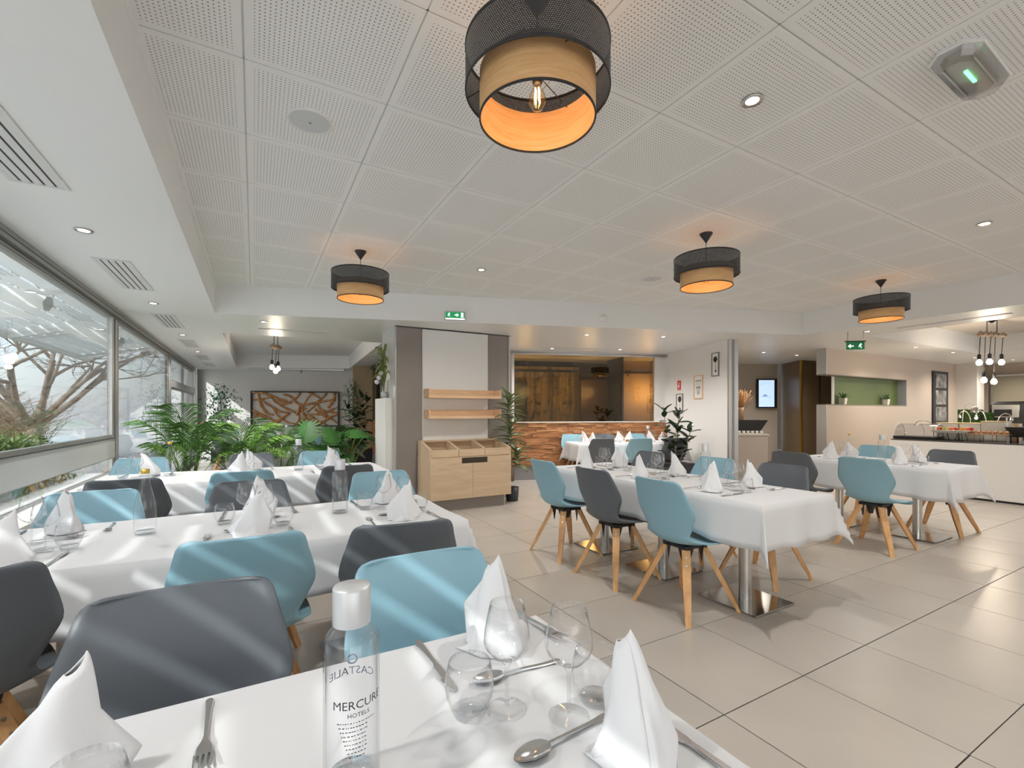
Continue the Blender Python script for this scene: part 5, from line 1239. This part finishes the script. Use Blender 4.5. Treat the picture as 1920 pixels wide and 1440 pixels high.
leafy(1.25, 7.25, 'monstera with broad dark leaves behind the clear bottle of the third table', 'monstera_plant', [(rnd.uniform(-3.1, 3.1), rnd.uniform(.12, .42), rnd.uniform(.62, 1.05), rnd.uniform(.3, 1.1), rnd.uniform(.85, 1.25)) for _ in range(15)], ML[0], .40, .36)
def oval_leaf(L, w, m, droop=.15, fold=.25):
    return MB().grid(lambda a, b: (L*a, w*(2*b-1)*math.sin(PI*min(1, a*.97+.03))**.75, fold*w*abs(2*b-1)-droop*L*a*a), 8, 4).mesh('leaf', m)
RL = oval_leaf(.19, .048, LEAFD)
def rubber(x, y, label, stems, h=.42, pot=.44, seed=3, step=.055, sc=1.0):
    t = thing('rubber_plant', label, 'plant', (x, y, 0)); planter(t, pot, h); rnd = random.Random(seed)
    for (dx, dy, top) in stems:
        pts = [Vector((dx*.3, dy*.3, h-.02)), Vector((dx*.7, dy*.7, (h+top)/2)), Vector((dx, dy, top))]; MB().tube([tuple(p) for p in pts], [.012, .010, .006], 6).build('stem', BARK, t)
        n = int((top-h)/step); 
        for k in range(n+3):
            f = min(1, .12+.88*k/n); p = pts[0].lerp(pts[1], f*2) if f < .5 else pts[1].lerp(pts[2], f*2-1); a = k*2.4+rnd.uniform(-.3, .3)
            o = link('leaf', RL, t, tuple(p)); s = sc*rnd.uniform(.8, 1.15); o.scale = (s,)*3; o.rotation_euler = (rnd.uniform(-.3, .3), rnd.uniform(-.9, .15)-(.5 if k >= n else 0), a)
    return t
rubber(2.02, 10.3, 'dark rubber plant in a square anthracite planter left of the grey column', ((-.28, -.02, 1.35), (.02, 0, 1.62), (.14, .1, 1.5), (-.12, -.1, 1.15)), .50, .40, 3)
p = EP(BP, 2.98, .72)
rubber(6.05, 5.35, 'dark rubber plant against the white picture wall', ((-.10, .12, 1.30), (.12, 0, 1.22), (.22, -.14, .95), (0, -.05, 1.0)), .45, .46, 7, .06, 1.1)
tb = thing('tree_foliage', 'green leafy potted tree in the far corner by the end window', 'plant', (-.75, 13.9, 0)); planter(tb, .4, .45)
rnd = random.Random(5); mb = MB(); MB().tube([(0, 0, .45), (.03, 0, 1.0), (0, .05, 1.6)], .015, 6).build('stem', BARK, tb)
for k in range(620):
    a, e, q = rnd.uniform(0, 6.28), rnd.uniform(-1.4, 1.4), rnd.uniform(.15, .5)
    c_ = Vector((q*math.cos(a)*math.cos(e), q*math.sin(a)*math.cos(e), 1.45+q*1.15*math.sin(e))); M_ = T(*c_) @ Matrix.Rotation(rnd.uniform(0, 6.3), 4, 'Z') @ Matrix.Rotation(rnd.uniform(-1, 1), 4, 'X')
    mb.add([(-.02, 0, 0), (0, .05, .01), (.02, 0, 0), (0, -.05, -.01)], [(0, 1, 2, 3)], M_)
mb.build('leaves', mat('blue green leaf', (.07, .20, .10), .5, var=.3), tb)['kind'] = 'stuff'
small = copy_tree(tb); small.location = (2.15, 12.0, 0); small.scale = (.6, .6, 1.05); tag(small, 'green leafy potted tree beside the glazed half wall, behind the rubber plant', 'plant')
# dracaena beside the column
DLf = oval_leaf(.23, .036, LEAFO, .55, .5)
t = thing('dracaena_plant', 'tall variegated dracaena with three leaf crowns right of the oak sideboard', 'plant', (3.27, 5.85, 0)); planter(t, .20, .20, True); rnd = random.Random(8)
MB().tube([(0, 0, .28), (-.03, 0, .9), (-.04, .02, 1.42)], .014, 6).build('stem', BARK, t); MB().tube([(.02, 0, .28), (.06, 0, .6), (.07, 0, .72)], .012, 6).build('stem', BARK, t)
for (cx, cy, z0, z1, n) in ((-.04, .02, 1.28, 1.56, 26), (-.03, 0, .92, 1.18, 26), (.07, 0, .58, .80, 20)):
    for k in range(n):
        o = link('leaf', DLf, t, (cx, cy, z0+(z1-z0)*k/n-.1)); s = rnd.uniform(.8, 1.15); o.scale = (s,)*3; o.rotation_euler = (0, -rnd.uniform(.1, .5)-.9*k/n, k*2.4)
# flowers in a glass vase on the pier
t = thing('flower_vase', 'glass vase of arching greenery and white flowers on the white pier', 'vase', (1.585, 6.5, 1.476))
MB().lathe([(.045, 0), (.05, .01), (.05, .26), (.047, .26), (.047, .012), (0, .012)], 24).build('vase', BGLASS, t)
MB().lathe([(0, .012), (.045, .012), (.045, .09), (0, .09)], 20).build('white_gravel', WHITEG, t)
rnd = random.Random(3); mb = MB()
for k in range(34):
    a = rnd.uniform(PI*.6, PI*1.6); l = rnd.uniform(.18, .40); r = rnd.uniform(.05, .20); z0 = rnd.uniform(.05, .45)
    pts = [Vector((.0, 0, z0)), Vector((r*.4*math.cos(a), r*.4*math.sin(a), z0+l*.65)), Vector((r*math.cos(a), r*math.sin(a), z0+l*.75)), Vector((r*1.35*math.cos(a), r*1.35*math.sin(a), z0+l*.45))]
    s_ = Vector((-math.sin(a), math.cos(a), 0)); v = []
    for i, p in enumerate(pts): w = (.006, .016, .014, .001)[i]; v += [tuple(p-s_*w), tuple(p+s_*w)]
    mb.add(v, [(0, 1, 3, 2), (2, 3, 5, 4), (4, 5, 7, 6)], None, True)
mb.build('greenery', LEAFY, t)['kind'] = 'stuff'
for k in range(3): MB().lathe([(0, -.03), (.03, -.01), (.038, .02), (.02, .035), (0, .03)], 10, T(-.05-.02*k, -.03+.03*k, .34-.06*k)).build('flower', NAPK, t)
